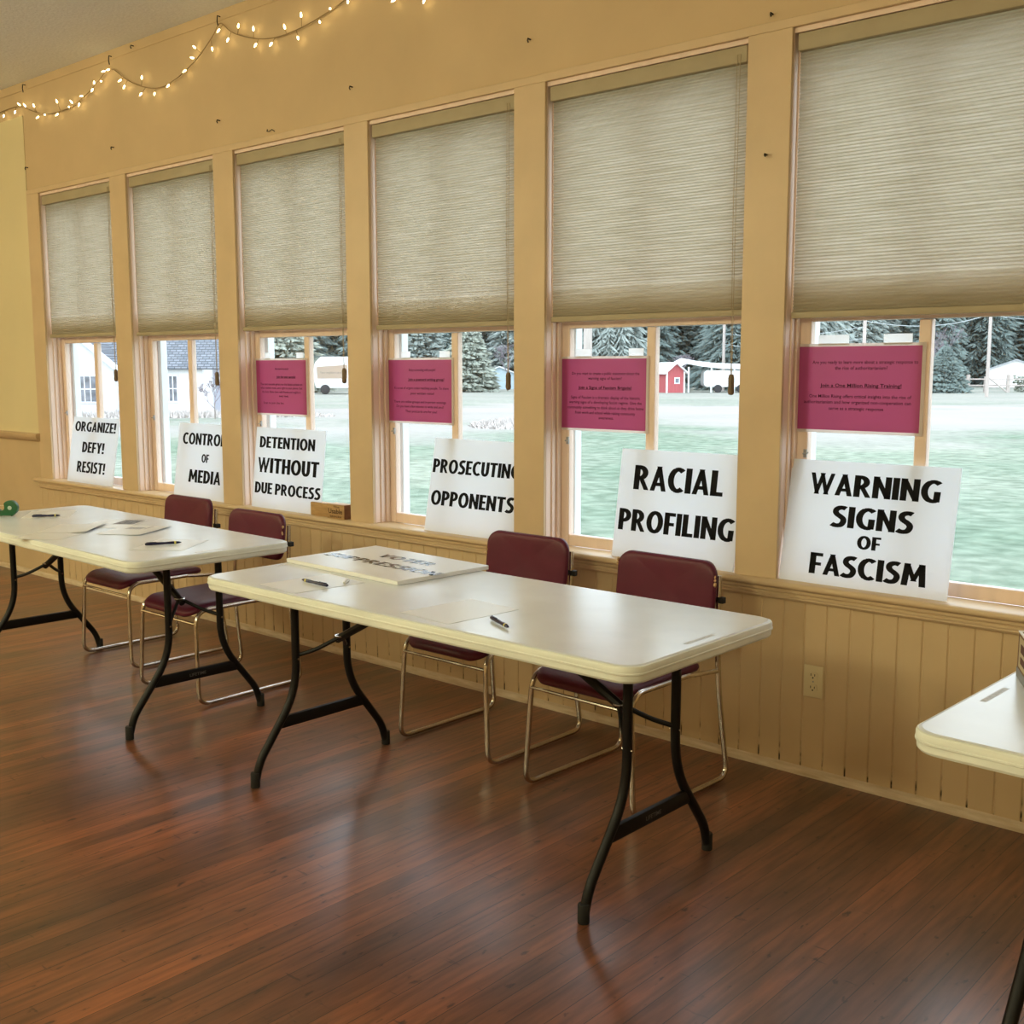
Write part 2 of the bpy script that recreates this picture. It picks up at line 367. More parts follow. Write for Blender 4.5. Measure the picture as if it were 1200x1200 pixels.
def shingle_mat():
    m = mat('grey_roof_shingles', (0.16, 0.18, 0.21), 0.85, noise=0.25, nscale=5)
    nt = m.node_tree; N = nt.nodes; L = nt.links; b = N['Principled BSDF']
    t = N.new('ShaderNodeTexCoord'); mp = N.new('ShaderNodeMapping'); mp.inputs['Rotation'].default_value = (PI / 2, 0, 0); L.new(t.outputs['Object'], mp.inputs['Vector'])
    br = N.new('ShaderNodeTexBrick'); br.inputs['Scale'].default_value = 1; br.inputs['Brick Width'].default_value = 0.26; br.inputs['Row Height'].default_value = 0.10
    br.inputs['Mortar Size'].default_value = 0.018; br.inputs['Color1'].default_value = (0.13, 0.15, 0.18, 1); br.inputs['Color2'].default_value = (0.23, 0.25, 0.29, 1); br.inputs['Mortar'].default_value = (0.07, 0.08, 0.10, 1)
    L.new(mp.outputs[0], br.inputs['Vector']); L.new(br.outputs['Color'], b.inputs['Base Color']); return m
M['shingle'] = shingle_mat()

# ------------------------------------------------------------------ the room
XL, XR, YB, ZC = -9.2, 4.2, -8.2, 3.33
def struct(name, mb, m, parent=None, **k):
    o = mb.build(name, m, parent, **k)
    if not parent: o['kind'] = 'structure'
    return o
struct('floor', MB().box(XL - .2, XR + .2, YB - .2, 0.16, -0.12, 0.0), M['floor'])
struct('ceiling', MB().box(XL - .2, XR + .2, YB - .2, 0.16, ZC, ZC + .12), M['ceil'])
struct('wall_left', MB().box(XL - .15, XL, YB, 0, 0, ZC), M['wall'])
struct('wall_right', MB().box(XR, XR + .15, YB, 0, 0, ZC), M['wall'])
struct('wall_front', MB().box(XL - .15, XR + .15, YB - .15, YB, 0, ZC), M['wall'])

OPEN = [(-6.622, -5.700), (-5.517, -4.601), (-4.418, -3.506), (-3.335, -2.419), (-2.250, -1.326), (-1.1556, -0.236)]
ZS, ZT = 0.70, 2.60
wb = MB()
wb.box(XL - .15, XR + .15, 0.004, 0.16, 0, ZS - .03)
wb.box(XL - .15, XR + .15, 0.0, 0.16, ZT, ZC)
xs = [XL - .15] + [v for a, b in OPEN for v in (a - .018, b + .018)] + [XR + .15]
for i in range(0, len(xs), 2):
    wb.box(xs[i], xs[i + 1], 0.0, 0.16, ZS - .03, ZT)
struct('wall_back', wb, M['wall'])

# beadboard wainscot: one sheet with V grooves
x = -7.9 - 0.0; prof = []
pitch = 0.0847
k0 = -1.125 - pitch * 67
k = k0
prof.append((k0 - .02, 0.0))
while k < XR - .05:
    prof += [(k - .0045, 0.0), (k - .001, 0.0035), (k + .001, 0.0035), (k + .0045, 0.0)]; k += pitch
prof.append((XR, 0.0))
bw = MB()
n = len(prof)
bw.add([(px, py - .008, 0.0) for px, py in prof] + [(px, py - .008, 0.66) for px, py in prof], [(i, i + 1, n + i + 1, n + i) for i in range(n - 1)])
o = struct('trim_1', bw, M['bead'])
for v in o.data.vertices: v.co.y += 0.008
o.location = (0, -0.008, 0)

def extrude_x(prof, x0, x1):
    mb = MB(); mb.loft([[Vector((x0, y, z)) for y, z in prof], [Vector((x1, y, z)) for y, z in prof]]); return mb
# stool (inner sill) and apron moulding
stool = [(0.088, .672), (-.035, .672), (-.048, .678), (-.052, .686), (-.048, .695), (-.038, .70), (0.088, .70)]
struct('trim_2', extrude_x(stool, -6.84, 1.2), M['trim'], smooth=True, angle=.9)
apron = [(-.0045, .672), (-.034, .672), (-.034, .662), (-.024, .659), (-.030, .654), (-.030, .647), (-.021, .644), (-.024, .638), (-.018, .630), (-.0085, .628), (-.0045, .628)]
struct('trim_3', extrude_x(apron, -6.81, 1.2), M['trim'])
base = [(-.008, 0), (-.026, 0), (-.025, .012), (-.020, .022), (-.012, .028), (-.008, .030)]
struct('baseboard_back', extrude_x(base, XL, XR), M['basemould'])
# casing boards between the windows, head board, ceiling trim
ed = [(-6.79, OPEN[0][0])] + [(OPEN[i][1], OPEN[i + 1][0]) for i in range(5)] + [(OPEN[5][1], -0.05)]
for i, (a, b) in enumerate(ed):
    struct('trim_%d' % (4 + i), MB().box(a, b, -0.014, 0.0, ZS, ZT + .0), M['trim'], bevel=.0015, seg=1)
struct('trim_11', MB().box(-6.79, -0.05, -0.014, 0.0, ZT, 2.632), M['trim'], bevel=.002, seg=1)
struct('trim_12', MB().box(XL, XR, -0.005, 0.0, 3.275, ZC), M['wall'], bevel=.003, seg=1)

# ------------------------------------------------------------------ windows
def window(i, a, b):
    w = empty('window_%d' % i, ((a + b) / 2, 0, ZS), kind='structure')
    h = (b - a) / 2; zt = ZT - ZS
    j = MB()
    j.box(-h - .016, -h, .001, .16, 0, zt); j.box(h, h + .016, .001, .16, 0, zt)
    j.box(-h, h, -.0, .16, zt - .018, zt)
    for s in (-1, 1):                                    # stops and parting beads
        for (y0, y1, t) in ((.034, .050, .007), (.066, .0885, .012)):
            x0, x1 = sorted((s * h, s * (h - t))); j.box(x0, x1, y0, y1, 0, zt - .018)
    j.build('jamb', M['jamb'], w, bevel=.0015, seg=1)
    # lower sash
    lo = MB(); st = .052; y0, y1 = .090, .124; top = 1.648 - ZS
    lo.box(-h + .002, -h + st, y0, y1, 0, top); lo.box(h - st, h - .002, y0, y1, 0, top)
    lo.box(-h + st, h - st, y0, y1, 0, .048); lo.box(-h + st, h - st, y0, y1, top - .031, top + .02)
    lo.build('lower_sash', M['jamb'], w, bevel=.003, seg=1)
    MB().box(-.021, .021, y0 + .002, y1, .048, top - .033).build('muntin', M['jamb'], w, bevel=.003, seg=1)
    us = MB(); y0, y1 = .126, .158
    us.box(-h + .002, -h + st, y0, y1, .93, zt - .02); us.box(h - st, h - .002, y0, y1, .93, zt - .02)
    us.box(-h + st, h - st, y0, y1, .93, 1.045); us.box(-h + st, h - st, y0, y1, zt - .075, zt - .02); us.box(-.021, .021, y0, y1, 1.045, zt - .075)
    us.build('upper_sash', M['jamb'], w)
    for (xa, xb) in ((-h + st, -.021), (.021, h - st)):
        MB().box(xa - .004, xb + .004, .106, .109, .044, top - .029).build('glass_pane', M['glass'], w)
        MB().box(xa - .004, xb + .004, .141, .144, .98, zt - .07).build('glass_pane', M['glass'], w)
    ex = MB()
    ex.box(-h - .08, -h + .030, .16, .205, -.06, zt + .1); ex.box(h - .030, h + .08, .16, .205, -.06, zt + .1)
    ex.box(-h - .08, h + .08, .16, .24, -.09, -.02); ex.box(-h + .030, h - .030, .16, .205, zt - .03, zt + .1)
    ex.build('exterior_trim', M['white_ext'], w, bevel=.003, seg=1)
    la = MB(); la.tube([(-h + .046, .090, .45), (-h + .046, .072, .45), (-h + .058, .070, .45), (-h + .064, .074, .456)], .003, 6)
    la.box(-h + .040, -h + .052, .085, .0905, .435, .465)
    la.build('latch', M['steel'], w)
for i, (a, b) in enumerate(OPEN): window(i + 1, a, b)

# ------------------------------------------------------------------ shades
WHERE = ['window holding the ORGANIZE sign', 'window holding the CONTROL OF MEDIA sign', 'window holding the DETENTION sign',
         'window holding the PROSECUTING OPPONENTS sign', 'window holding the RACIAL PROFILING sign', 'window holding the WARNING SIGNS sign']
BOT = [1.653, 1.645, 1.651, 1.634, 1.642, 1.626]
TAS = [1.41, 1.396, 1.418, 1.40, 1.396, 1.39]
for i, (a, b) in enumerate(OPEN):
    t = empty('cellular_shade', ((a + b) / 2, 0.032, ZT - .02), label='raised beige pleated shade in the ' + WHERE[i], cat='window shade', group='pleated shades over the windows')
    h = (b - a) / 2 - .012; z0 = BOT[i] - (ZT - .02)
    MB().box(-h, h, -.030, .012, -.058, 0).build('headrail', M['headrail'], t, bevel=.004)
    MB().box(-h, h, -.020, .006, z0, z0 + .022).build('bottom_rail', M['headrail'], t, bevel=.003)
    fz0, fz1 = z0 + .022, -.058; npl = 78
    vs = []; fs = []
    for q in range(2 * npl + 1):
        z = fz0 + (fz1 - fz0) * q / (2 * npl); y = -.0065 if q % 2 else -.0030
        for xx in (-h, 0, h): vs.append((xx, y, z))
    for q in range(2 * npl):
        for c in range(2): fs.append((q * 3 + c, q * 3 + c + 1, q * 3 + c + 4, q * 3 + c + 3))
    mb = MB(); mb.add(vs, fs); mb.build('pleated_fabric', M['fabric'], t)
    for yy, zz in ((.0005, .115), (.0015, .092), (.0025, .072), (.0035, .054), (.0045, .036)):      # inner cell layers added to dim the fabric towards the bottom rail
        mb = MB(); nn = 12
        mb.add([(xx, yy + (.0035 if q % 2 else 0), fz0 + zz * q / nn) for q in range(nn + 1) for xx in (-h, h)], [(q * 2, q * 2 + 1, q * 2 + 3, q * 2 + 2) for q in range(nn)])
        mb.build('dimming_cells', M['innerfabric'], t)
    zc = TAS[i] - (ZT - .02)
    for dx in (-.009, .004):
        MB().tube([(h - .028 + dx, -.034, -.03), (h - .030 + dx * .8, -.036, zc * .5), (h - .028 + dx * .3, -.036, zc + .03)], .0013, 6).build('pull_cord', M['cord'], t)
    MB().lathe([(.004, zc + .036), (.008, zc + .034), (.0115, zc + .022), (.011, zc - .01), (.0125, zc - .028), (.009, zc - .038), (.003, zc - .04)], 12,
               Matrix.Translation((h - .028, -.036, 0))).build('tassel', M['tassel'], t, smooth=True)

# ------------------------------------------------------------------ pale board on the wall, left
t = empty('wall_board', (-7.9, 0, .98), label='pale cream painted board on the wall left of the windows with a ledge', cat='wall board')
MB().box(-1.25, 1.10, -.006, 0, .02, 2.14).build('panel', M['board'], t, bevel=.002, seg=1)
rp_ = [(0, -.030), (-.022, -.026), (-.036, -.012), (-.044, .006), (-.044, .018), (-.036, .024), (0, .026)]
mb = MB(); mb.loft([[Vector((-1.25, y, z)) for y, z in rp_], [Vector((1.125, y, z)) for y, z in rp_]]); mb.build('ledge', M['rail'], t)

# ------------------------------------------------------------------ letters (stroke alphabet, cap height 1)
def g_stem(xb, xt, y0=0., y1=1., w=.2): return [(xb, y0), (xb + w, y0), (xt + w, y1), (xt, y1)]
def g_bar(x0, x1, y0, y1): return [(x0, y0), (x1, y0), (x1, y1), (x0, y1)]
def g_arc(cx, cy, rx, ry, a0, a1, w=.2, wh=.165, n=18):
    o = []; i_ = []
    for k in range(n + 1):
        a = math.radians(a0 + (a1 - a0) * k / n)
        o.append((cx + rx * math.cos(a), cy + ry * math.sin(a))); i_.append((cx + (rx - w) * math.cos(a), cy + (ry - wh) * math.sin(a)))
    return [[o[k], o[k + 1], i_[k + 1], i_[k]] for k in range(n)]
def g_curve(pts, w):
    P = [Vector((x, y, 0)) for x, y in pts]; Q = []
    for i in range(len(P) - 1):
        a = P[max(i - 1, 0)]; b = P[i]; c = P[i + 1]; d = P[min(i + 2, len(P) - 1)]
        for k in range(4):
            u = k / 4; Q.append(0.5 * ((2 * b) + (c - a) * u + (2 * a - 5 * b + 4 * c - d) * u * u + (3 * b - a - 3 * c + d) * u ** 3))
    Q.append(P[-1]); L_, R_ = [], []
    for i, p in enumerate(Q):
        tt = (Q[min(i + 1, len(Q) - 1)] - Q[max(i - 1, 0)]).normalized(); nn = Vector((-tt.y, tt.x, 0)) * w / 2
        L_.append((p + nn)[:2]); R_.append((p - nn)[:2])
    return [[L_[i], L_[i + 1], R_[i + 1], R_[i]] for i in range(len(Q) - 1)]
GL = {
 'A': ([g_stem(0, .21, w=.2), g_stem(.44, .23, w=.2), g_bar(.14, .5, .2, .34)], .64),
 'C': (g_arc(.40, .5, .40, .515, 52, 308, .2, .165), .64),
 'D': ([g_stem(0, 0), g_bar(.1, .22, 0, .16), g_bar(.1, .22, .84, 1)] + g_arc(.2, .5, .42, .5, -90, 90, .2, .16), .62),
 'E': ([g_stem(0, 0), g_bar(0, .46, 0, .16), g_bar(0, .42, .43, .58), g_bar(0, .46, .84, 1)], .46),
 'F': ([g_stem(0, 0), g_bar(0, .42, .40, .55), g_bar(0, .47, .84, 1)], .47),
 'G': (g_arc(.42, .5, .42, .515, 50, 300, .2, .165) + [g_stem(.46, .48, .04, .5, .19)], .68),
 'H': ([g_stem(0, 0), g_stem(.42, .42), g_bar(0, .5, .42, .57)], .62),
 'I': ([g_stem(0, 0)], .2),
 'L': ([g_stem(0, 0), g_bar(0, .45, 0, .16)], .46),
 'M': ([g_stem(0, .07, w=.19), g_stem(.67, .60, w=.19), g_stem(.335, .09, .22, 1, .19), g_stem(.335, .58, .22, 1, .19)], .86),
 'N': ([g_stem(0, 0, w=.19), g_stem(.46, .46, w=.19), g_stem(.44, .0, w=.21)], .65),
 'O': (g_arc(.38, .5, .38, .515, 0, 360, .2, .165, 32), .76),
 'P': ([g_stem(0, 0), g_bar(.1, .22, .84, 1), g_bar(.1, .22, .37, .52)] + g_arc(.2, .685, .36, .315, -90, 90, .195, .155), .56),
 'R': ([g_stem(0, 0), g_bar(.1, .22, .84, 1), g_bar(.1, .22, .39, .54)] + g_arc(.2, .695, .35, .305, -90, 90, .195, .155) + [g_stem(.42, .20, 0, .48, .21)], .63),
 'S': (g_curve([(.50, .89), (.40, .925), (.27, .92), (.15, .84), (.12, .71), (.19, .60), (.32, .51), (.43, .40), (.44, .26), (.36, .12), (.22, .075), (.10, .09), (.0, .14)], .185), .54),
 'T': ([g_bar(0, .58, .84, 1), g_stem(.19, .19)], .58),
 'U': ([g_stem(0, 0, .36, 1), g_stem(.40, .40, .36, 1)] + g_arc(.3, .37, .3, .385, 180, 360, .2, .17), .6),
 'V': ([g_stem(.21, 0), g_stem(.21, .42)], .62),
 'W': ([g_stem(.18, 0, w=.165), g_stem(.18, .37, w=.165), g_stem(.56, .37, w=.165), g_stem(.56, .76, w=.165)], .925),
 'Y': ([g_stem(.2, 0, .4, 1), g_stem(.2, .4, .4, 1), g_stem(.2, .2, 0, .46)], .6),
 'Z': ([g_bar(.02, .5, .84, 1), g_bar(0, .51, 0, .16), g_stem(0, .30, .12, .88, .21)], .51),
 '!': ([[(.03, .33), (.19, .33), (.22, 1), (0, 1)], g_bar(.01, .21, 0, .2)], .22),
}
def text_polys(s, x0, x1, y0, y1, gap=.10):
    polys = []; x = 0
    for ch in s:
        if ch == ' ': x += .26; continue
        ps, w = GL[ch]
        for p in ps: polys.append([(a + x, b) for a, b in p])
        x += w + gap
    wid = x - gap
    d = .026; bold = []
    for p in polys:
        cx = sum(q[0] for q in p) / len(p); bold.append([(a + (d if a > cx + 1e-6 else (-d if a < cx - 1e-6 else 0)), b) for a, b in p])
    return [[(x0 + a * (x1 - x0) / wid, y0 + b * (y1 - y0)) for a, b in p] for p in bold]

def lettering(lines, parent, fn, m, name='lettering'):
    for s, x0, x1, y0, y1 in lines:
        mb = MB()
        for p in text_polys(s, x0, x1, y0, y1):
            k = len(p); mb.add([fn(a, b) for a, b in p], [tuple(range(k))])
        mb.build(name, m, parent)

# signs leaning in the windows: x of left edge at the bottom, width, foot y, head y, lines (relative to left edge)
SIGNS = [
 ('ORGANIZE! DEFY! RESIST!', -6.440, .592, -.005, .068, [('ORGANIZE!', .036, .560, .340, .405), ('DEFY!', .160, .440, .202, .272), ('RESIST!', .118, .478, .070, .142)], 'leftmost window'),
 ('CONTROL OF MEDIA', -5.132, .595, -.005, .055, [('CONTROL', .052, .480, .312, .379), ('OF', .262, .333, .212, .260), ('MEDIA', .145, .465, .092, .166)], 'second window from the left'),
 ('DETENTION WITHOUT DUE PROCESS', -4.350, .592, -.005, .045, [('DETENTION', .040, .512, .326, .387), ('WITHOUT', .036, .556, .192, .272), ('DUE PROCESS', .022, .582, .078, .138)], 'window beside the wooden blocks'),
 ('PROSECUTING OPPONENTS', -2.988, .600, -.005, .075, [('PROSECUTING', .010, .548, .274, .338), ('OPPONENTS', .022, .536, .123, .191)], 'fourth window from the left'),
 ('RACIAL PROFILING', -1.898, .560, -.005, .062, [('RACIAL', .075, .480, .276, .373), ('PROFILING', .020, .545, .110, .196)], 'window behind the right-hand chairs'),
 ('WARNING SIGNS OF FASCISM', -1.149, .602, -.005, .072, [('WARNING', .082, .543, .316, .391), ('SIGNS', .176, .463, .206, .280), ('OF', .279, .360, .138, .184), ('FASCISM', .114, .526, .035, .109)], 'rightmost window'),
]
for txt, x0, w, ya, yb, lines, place in SIGNS:
    hgt = .436; ang = math.asin((yb - ya) / hgt)
    o = empty('protest_sign', (x0, ya, ZS + .0015), label='white foam sign reading %s leaning in the %s' % (txt, place), cat='sign', group='lettered signs leaning on the window sill')
    if len(o['label'].split()) > 16: o['label'] = 'white foam sign reading ' + txt + ' in the ' + place
    o.rotation_euler = (-ang, 0, 0)
    MB().box(0, w, 0, .005, 0, hgt).build('foam_board', M['foam'], o)
    lettering(lines, o, lambda a, b: (a, -.0008, b), M['ink'])
# sign lying on the middle table
o = empty('protest_sign', (-2.252, -.906, .7376), -.052, label='white foam sign reading VOTER SUPPRESSION lying flat on the middle table', cat='sign')
MB().box(-.322, .322, -.212, .212, 0, .015).build('foam_board', M['foamflat'], o, bevel=.0015, seg=1)
lettering([('VOTER', -.118, .176, .050, .104), ('SUPPRESSION', -.292, .328, -.066, -.010)], o, lambda a, b: (a, b, .0158), M['inkgloss'])

# ------------------------------------------------------------------ posters (text set in the built-in font)
def text_mesh(name, rows, m, parent, fn_loc, nounder=False):
    """rows: (string, centre x, baseline z, size, bold). All rows become one mesh."""
    mb = MB(); dg = bpy.context.evaluated_depsgraph_get()
    for s, cx, z, size, bold, wid in rows:
        c = bpy.data.curves.new('t', 'FONT'); c.body = s; c.size = size; c.align_x = 'CENTER'; c.resolution_u = 2
        c.offset = size * (.022 if bold else .008)
        ob = bpy.data.objects.new('t', c); COL.objects.link(ob); dg.update()
        me = ob.evaluated_get(dg).to_mesh()
        xs_ = [v.co.x for v in me.vertices]; sc = (wid / (max(xs_) - min(xs_))) if wid and xs_ else 1.0
        mb.add([fn_loc(cx + v.co.x * sc, z + v.co.y) for v in me.vertices], [tuple(p.vertices) for p in me.polygons])
        if bold and not nounder:
            x0, x1 = cx + min(xs_) * sc, cx + max(xs_) * sc
            mb.add([fn_loc(x0, z - size * .10), fn_loc(x1, z - size * .10), fn_loc(x1, z - size * .17), fn_loc(x0, z - size * .17)], [(0, 1, 2, 3)])
        ob.evaluated_get(dg).to_mesh_clear(); bpy.data.objects.remove(ob); bpy.data.curves.remove(c)
    return mb.build(name, m, parent)

POST = [
 (-4.412, .458, 1.199, .306, 'pink laminated poster taped above the DETENTION sign',
  [('Want to stay in the loop every day?', .52, .80, .26), ('Join the text cascade!', .60, .66, .36, 1), ('The text cascade gives you the latest actions on', .50, .53, .80), ('what matters most, sent right to your phone. Get', .50, .465, .80), ('the facts. Share them with friends and neighbors', .50, .395, .74), ('every week.', .55, .325, .18), ('Scan to join the list:', .35, .20, .40)], [(.20, .30), (.80, .93)]),
 (-3.333, .450, 1.190, .312, 'pink laminated poster taped above the PROSECUTING OPPONENTS sign',
  [('Enjoy connecting with people?', .54, .80, .40), ('Join a postcard writing group!', .60, .655, .54, 1), ('It\'s a set of urgent notes reaching people. To share', .52, .525, .82), ('your written voice!', .54, .445, .36), ('There are online groups and in-person evenings.', .50, .315, .80), ('Do you have a few minutes to write and send?', .50, .245, .72), ('Then postcards are for you!', .52, .17, .48)], [(.22, .36), (.80, .95)]),
 (-2.248, .452, 1.194, .308, 'pink laminated poster taped above the RACIAL PROFILING sign',
  [('Do you want to create a public statement about the', .52, .755, .76), ('warning signs of fascism?', .52, .69, .38), ('Join a Signs of Fascism Brigade!', .52, .565, .60, 1), ('Signs of Fascism is a dramatic display of the historic', .52, .435, .78), ('warning signs of a developing fascist regime. Give the', .52, .37, .82), ('community something to think about as they drive home', .52, .30, .86), ('from work and school while raising community', .52, .23, .68), ('awareness.', .54, .165, .17)], [(.18, .36), (.78, .94)]),
 (-1.166, .475, 1.228, .311, 'pink laminated poster taped above the WARNING SIGNS sign',
  [('Are you ready to learn more about a strategic response to', .55, .775, .80), ('the rise of authoritarianism?', .53, .71, .40), ('Join a One Million Rising Training!', .53, .515, .62, 1), ('One Million Rising offers critical insights into the rise of', .52, .395, .78), ('authoritarianism and how organized non-cooperation can', .50, .33, .82), ('serve as a strategic response', .50, .26, .42)], [(.19, .43), (.69, .90)]),
]
for x0, w, z0, hh, lab, rows, tapes in POST:
    o = empty('poster', (x0 + .003, .0868, z0), label=lab, cat='poster', group='pink laminated posters on the windows')
    MB().box(0, w, 0, .0012, 0, hh).build('laminated_sheet', M['lampaper'], o)
    mb = MB(); mb.add([(.009, -.0003, .010), (w - .012, -.0003, .010), (w - .012, -.0003, hh - .010), (.009, -.0003, hh - .010)], [(0, 1, 2, 3)]); mb.build('pink_print', M['pink'], o)
    tr = [(r[0], r[1] * w, r[2] * hh, .0165 if len(r) < 5 else .0175, len(r) > 4, r[3] * w) for r in rows]
    text_mesh('text', tr, M['pinkink'], o, lambda a, b: (a, -.0008, b))
    for (ta, tb) in tapes:
        mb = MB(); xa, xb = ta * w, tb * w
        mb.box(xa, xb, .0004, .0012, hh - .006, hh + .030, Matrix.Rotation(0, 4, 'Y')); mb.build('tape_strip', M['tapestrip'], o)
# small white note on the right pane above the wooden blocks
o = empty('paper_note', (-3.893, .1035, 1.398), label='small white paper note stuck on the glass beside a hanging blind tassel', cat='note')
MB().add if False else None
mb = MB(); mb.add([(0, 0, 0), (.242, 0, .002), (.246, 0, .073), (-.004, 0, .062), (0, .0008, 0), (.242, .0008, .002), (.246, .0008, .073), (-.004, .0008, .062)],
    [(0, 1, 2, 3), (7, 6, 5, 4), (0, 4, 5, 1), (1, 5, 6, 2), (2, 6, 7, 3), (3, 7, 4, 0)]); mb.build('paper_sheet', M['lampaper'], o)
text_mesh('text', [('Your neighbors care', .11, .028, .014, False, .17)], M['lightprint'], o, lambda a, b: (a, -.0005, b))

# ------------------------------------------------------------------ wooden blocks on the sill
o = empty('wooden_block', (-3.752, .012, ZS), label='plain tan wooden block on the sill, left of the carved block', cat='wooden block')
MB().box(-.076, .074, -.022, .030, 0.0005, .068).build('block_body', M['wood'], o, bevel=.003)
o = empty('wooden_block', (-3.608, -.008, ZS), label='carved wooden block with dark lettering on the sill', cat='wooden block')
MB().box(-.066, .068, -.020, .044, 0.0005, .074).build('block_body', M['wood'], o, bevel=.003)
MB().box(.0683, .0690, -.018, .042, .002, .072).build('end_face', M['endgrain'], o)
text_mesh('carved_lettering', [('The', .010, .056, .014, True, .05), ('Usable', 0, .027, .034, True, .11), ('blocks', .004, .008, .014, True, .09)], M['carve'], o, lambda a, b: (a, -.0206, b), nounder=True)

# ------------------------------------------------------------------ outlet
o = empty('electrical_outlet', (-.998, -.008, .350), label='ivory duplex outlet on the beadboard under the WARNING SIGNS window', cat='outlet')
MB().box(-.037, .037, -.006, 0, -.058, .058).build('cover_plate', M['ivory'], o, bevel=.004)
for s in (1, -1):
    mb = MB(); mb.prism(rrect(-.017, .017, s * .0225 - .0145, s * .0225 + .0145, .010), -.0085, -.005, lambda a, b, h: (a, h, b)); so = mb.build('socket', M['ivory'], o)
    sl = MB(); zc = s * .0225
    sl.box(-.009, -.0065, -.0092, -.0086, zc - .002, zc + .007); sl.box(.0055, .008, -.0092, -.0086, zc - .002, zc + .006)
    sl.prism([(.003 * math.cos(q * PI / 4), zc - .008 + .003 * math.sin(q * PI / 4)) for q in range(8)], -.0092, -.0086, lambda a, b, h: (a, h, b)); sl.build('slots', M['slot'], so)
MB().lathe([(.003, 0), (.003, .001)], 10, Matrix.Translation((0, -.006, 0)) @ Matrix.Rotation(PI / 2, 4, 'X')).build('screw', M['steel'], o)

# ------------------------------------------------------------------ folding tables
TL, TW, TH = 1.843, .731, .737
def table_leg_frame(root, u, inward):
    """one end of the table: two bent legs, low crossbar, Y brace reaching towards the middle"""
    vc = TW / 2 + .006
    for s in (-1, 1):
        path = fillet([(u, vc + s * .118, TH - .04), (u, vc + s * .118, .305), (u, vc + s * .285, .085), (u, vc + s * .305, 0.012)], [.10, .07], 7)
        lg = MB().tube(path, .0145, 10).build('leg', M['black'], root, smooth=True)
        MB().lathe([(.0155, 0), (.0165, .002), (.0162, .050), (.0148, .053)], 12, Matrix.Translation((u, vc + s * .305, 0))).build('foot_cap', M['rubber'], lg, smooth=True)
        MB().lathe([(.0042, -.017), (.0042, .017)], 8, Matrix.Translation((u, vc + s * .118, .425)) @ Matrix.Rotation(PI / 2, 4, 'Y')).build('bolt', M['chrome'], lg)
    cb = MB().box(u - .010, u + .010, vc - .195, vc + .195, .183, .228).build('crossbar', M['black'], root, bevel=.008)
    text_mesh('maker_mark', [('LIFETIME', 0, 0, .018, False, .075)], M['lightmark'], cb, lambda a, b: (u + .0103, vc + a, .200 + b)) if inward < 0 else None
    MB().box(u - .016, u + .016, vc - .17, vc + .17, TH - .055, TH - .040).build('top_bracket', M['black'], root)
    rx = u + inward * .110; rz = .50
    br = MB()
    for s in (-1, 1):
        br.tube(fillet([(u, vc + s * .112, .435), (u + inward * .05, vc + s * .07, .455), (rx, vc + s * .006, rz)], .03, 4), .0075, 8)
    br.tube([(rx - inward * .02, vc, rz - .012), (u + inward * .47, vc, TH - .050)], .0145, 8)
    b_ = br.build('brace', M['black'], root, smooth=True)
    MB().tube([(rx + .020 * math.cos(a), vc + .020 * math.sin(a), rz + .004) for a in [q * PI / 6 for q in range(13)]], .0035, 6).build('lock_ring', M['chrome'], b_, smooth=True)
M['lightmark'] = mat('grey_stamped_mark', (0.10, 0.095, 0.09), 0.4, noise=0.1)

def folding_table(loc, rz, label):
    root = empty('folding_table', (loc[0], loc[1], 0), rz, label, 'table', 'white plastic folding tables')
    r = .062
    def ring(off, z): return [Vector((a, b, z)) for a, b in rrect(off, TL - off, off, TW - off, r - off * .6, 8)]
    top = MB(); top.loft([ring(.0065, TH - .0022), ring(.012, TH), ring(.05, TH)], True, True)
    edge = MB(); edge.loft([ring(.02, TH - .046), ring(.008, TH - .046), ring(.004, TH - .040), ring(.003, TH - .026), ring(.0, TH - .024), ring(.0, TH - .020), ring(.0012, TH - .019), ring(.0012, TH - .008), ring(.003, TH - .0035), ring(.0068, TH - .0023)], True, True)
    top.build('tabletop', M['tabletop'], root, smooth=True, angle=.15)
    edge.build('table_edge', M['tableedge'], root, smooth=True, angle=.5)
    table_leg_frame(root, .195, 1); table_leg_frame(root, TL - .195, -1)
    # small embossed maker's plate on the top near one end
    MB().box(TL - .050, TL - .036, TW / 2 - .07, TW / 2 + .07, TH - .0005, TH + .0003).build('embossed_mark', M['emboss'], root)
    MB().box(.036, .050, TW / 2 - .07, TW / 2 + .07, TH - .0005, TH + .0003).build('embossed_mark', M['emboss'], root)
    return root
M['emboss'] = mat('grey_embossed_plastic', (0.60, 0.61, 0.63), 0.5, noise=0.2, nscale=120)
folding_table((-2.593, -1.465), .001, 'white plastic folding table holding the VOTER SUPPRESSION sign')
folding_table((-4.843, -1.448), -.026, 'white plastic folding table with the green tape dispenser and scattered papers')
folding_table((-.0817, -1.4667), -.0277, 'white plastic folding table cut off at the right edge under the open box')

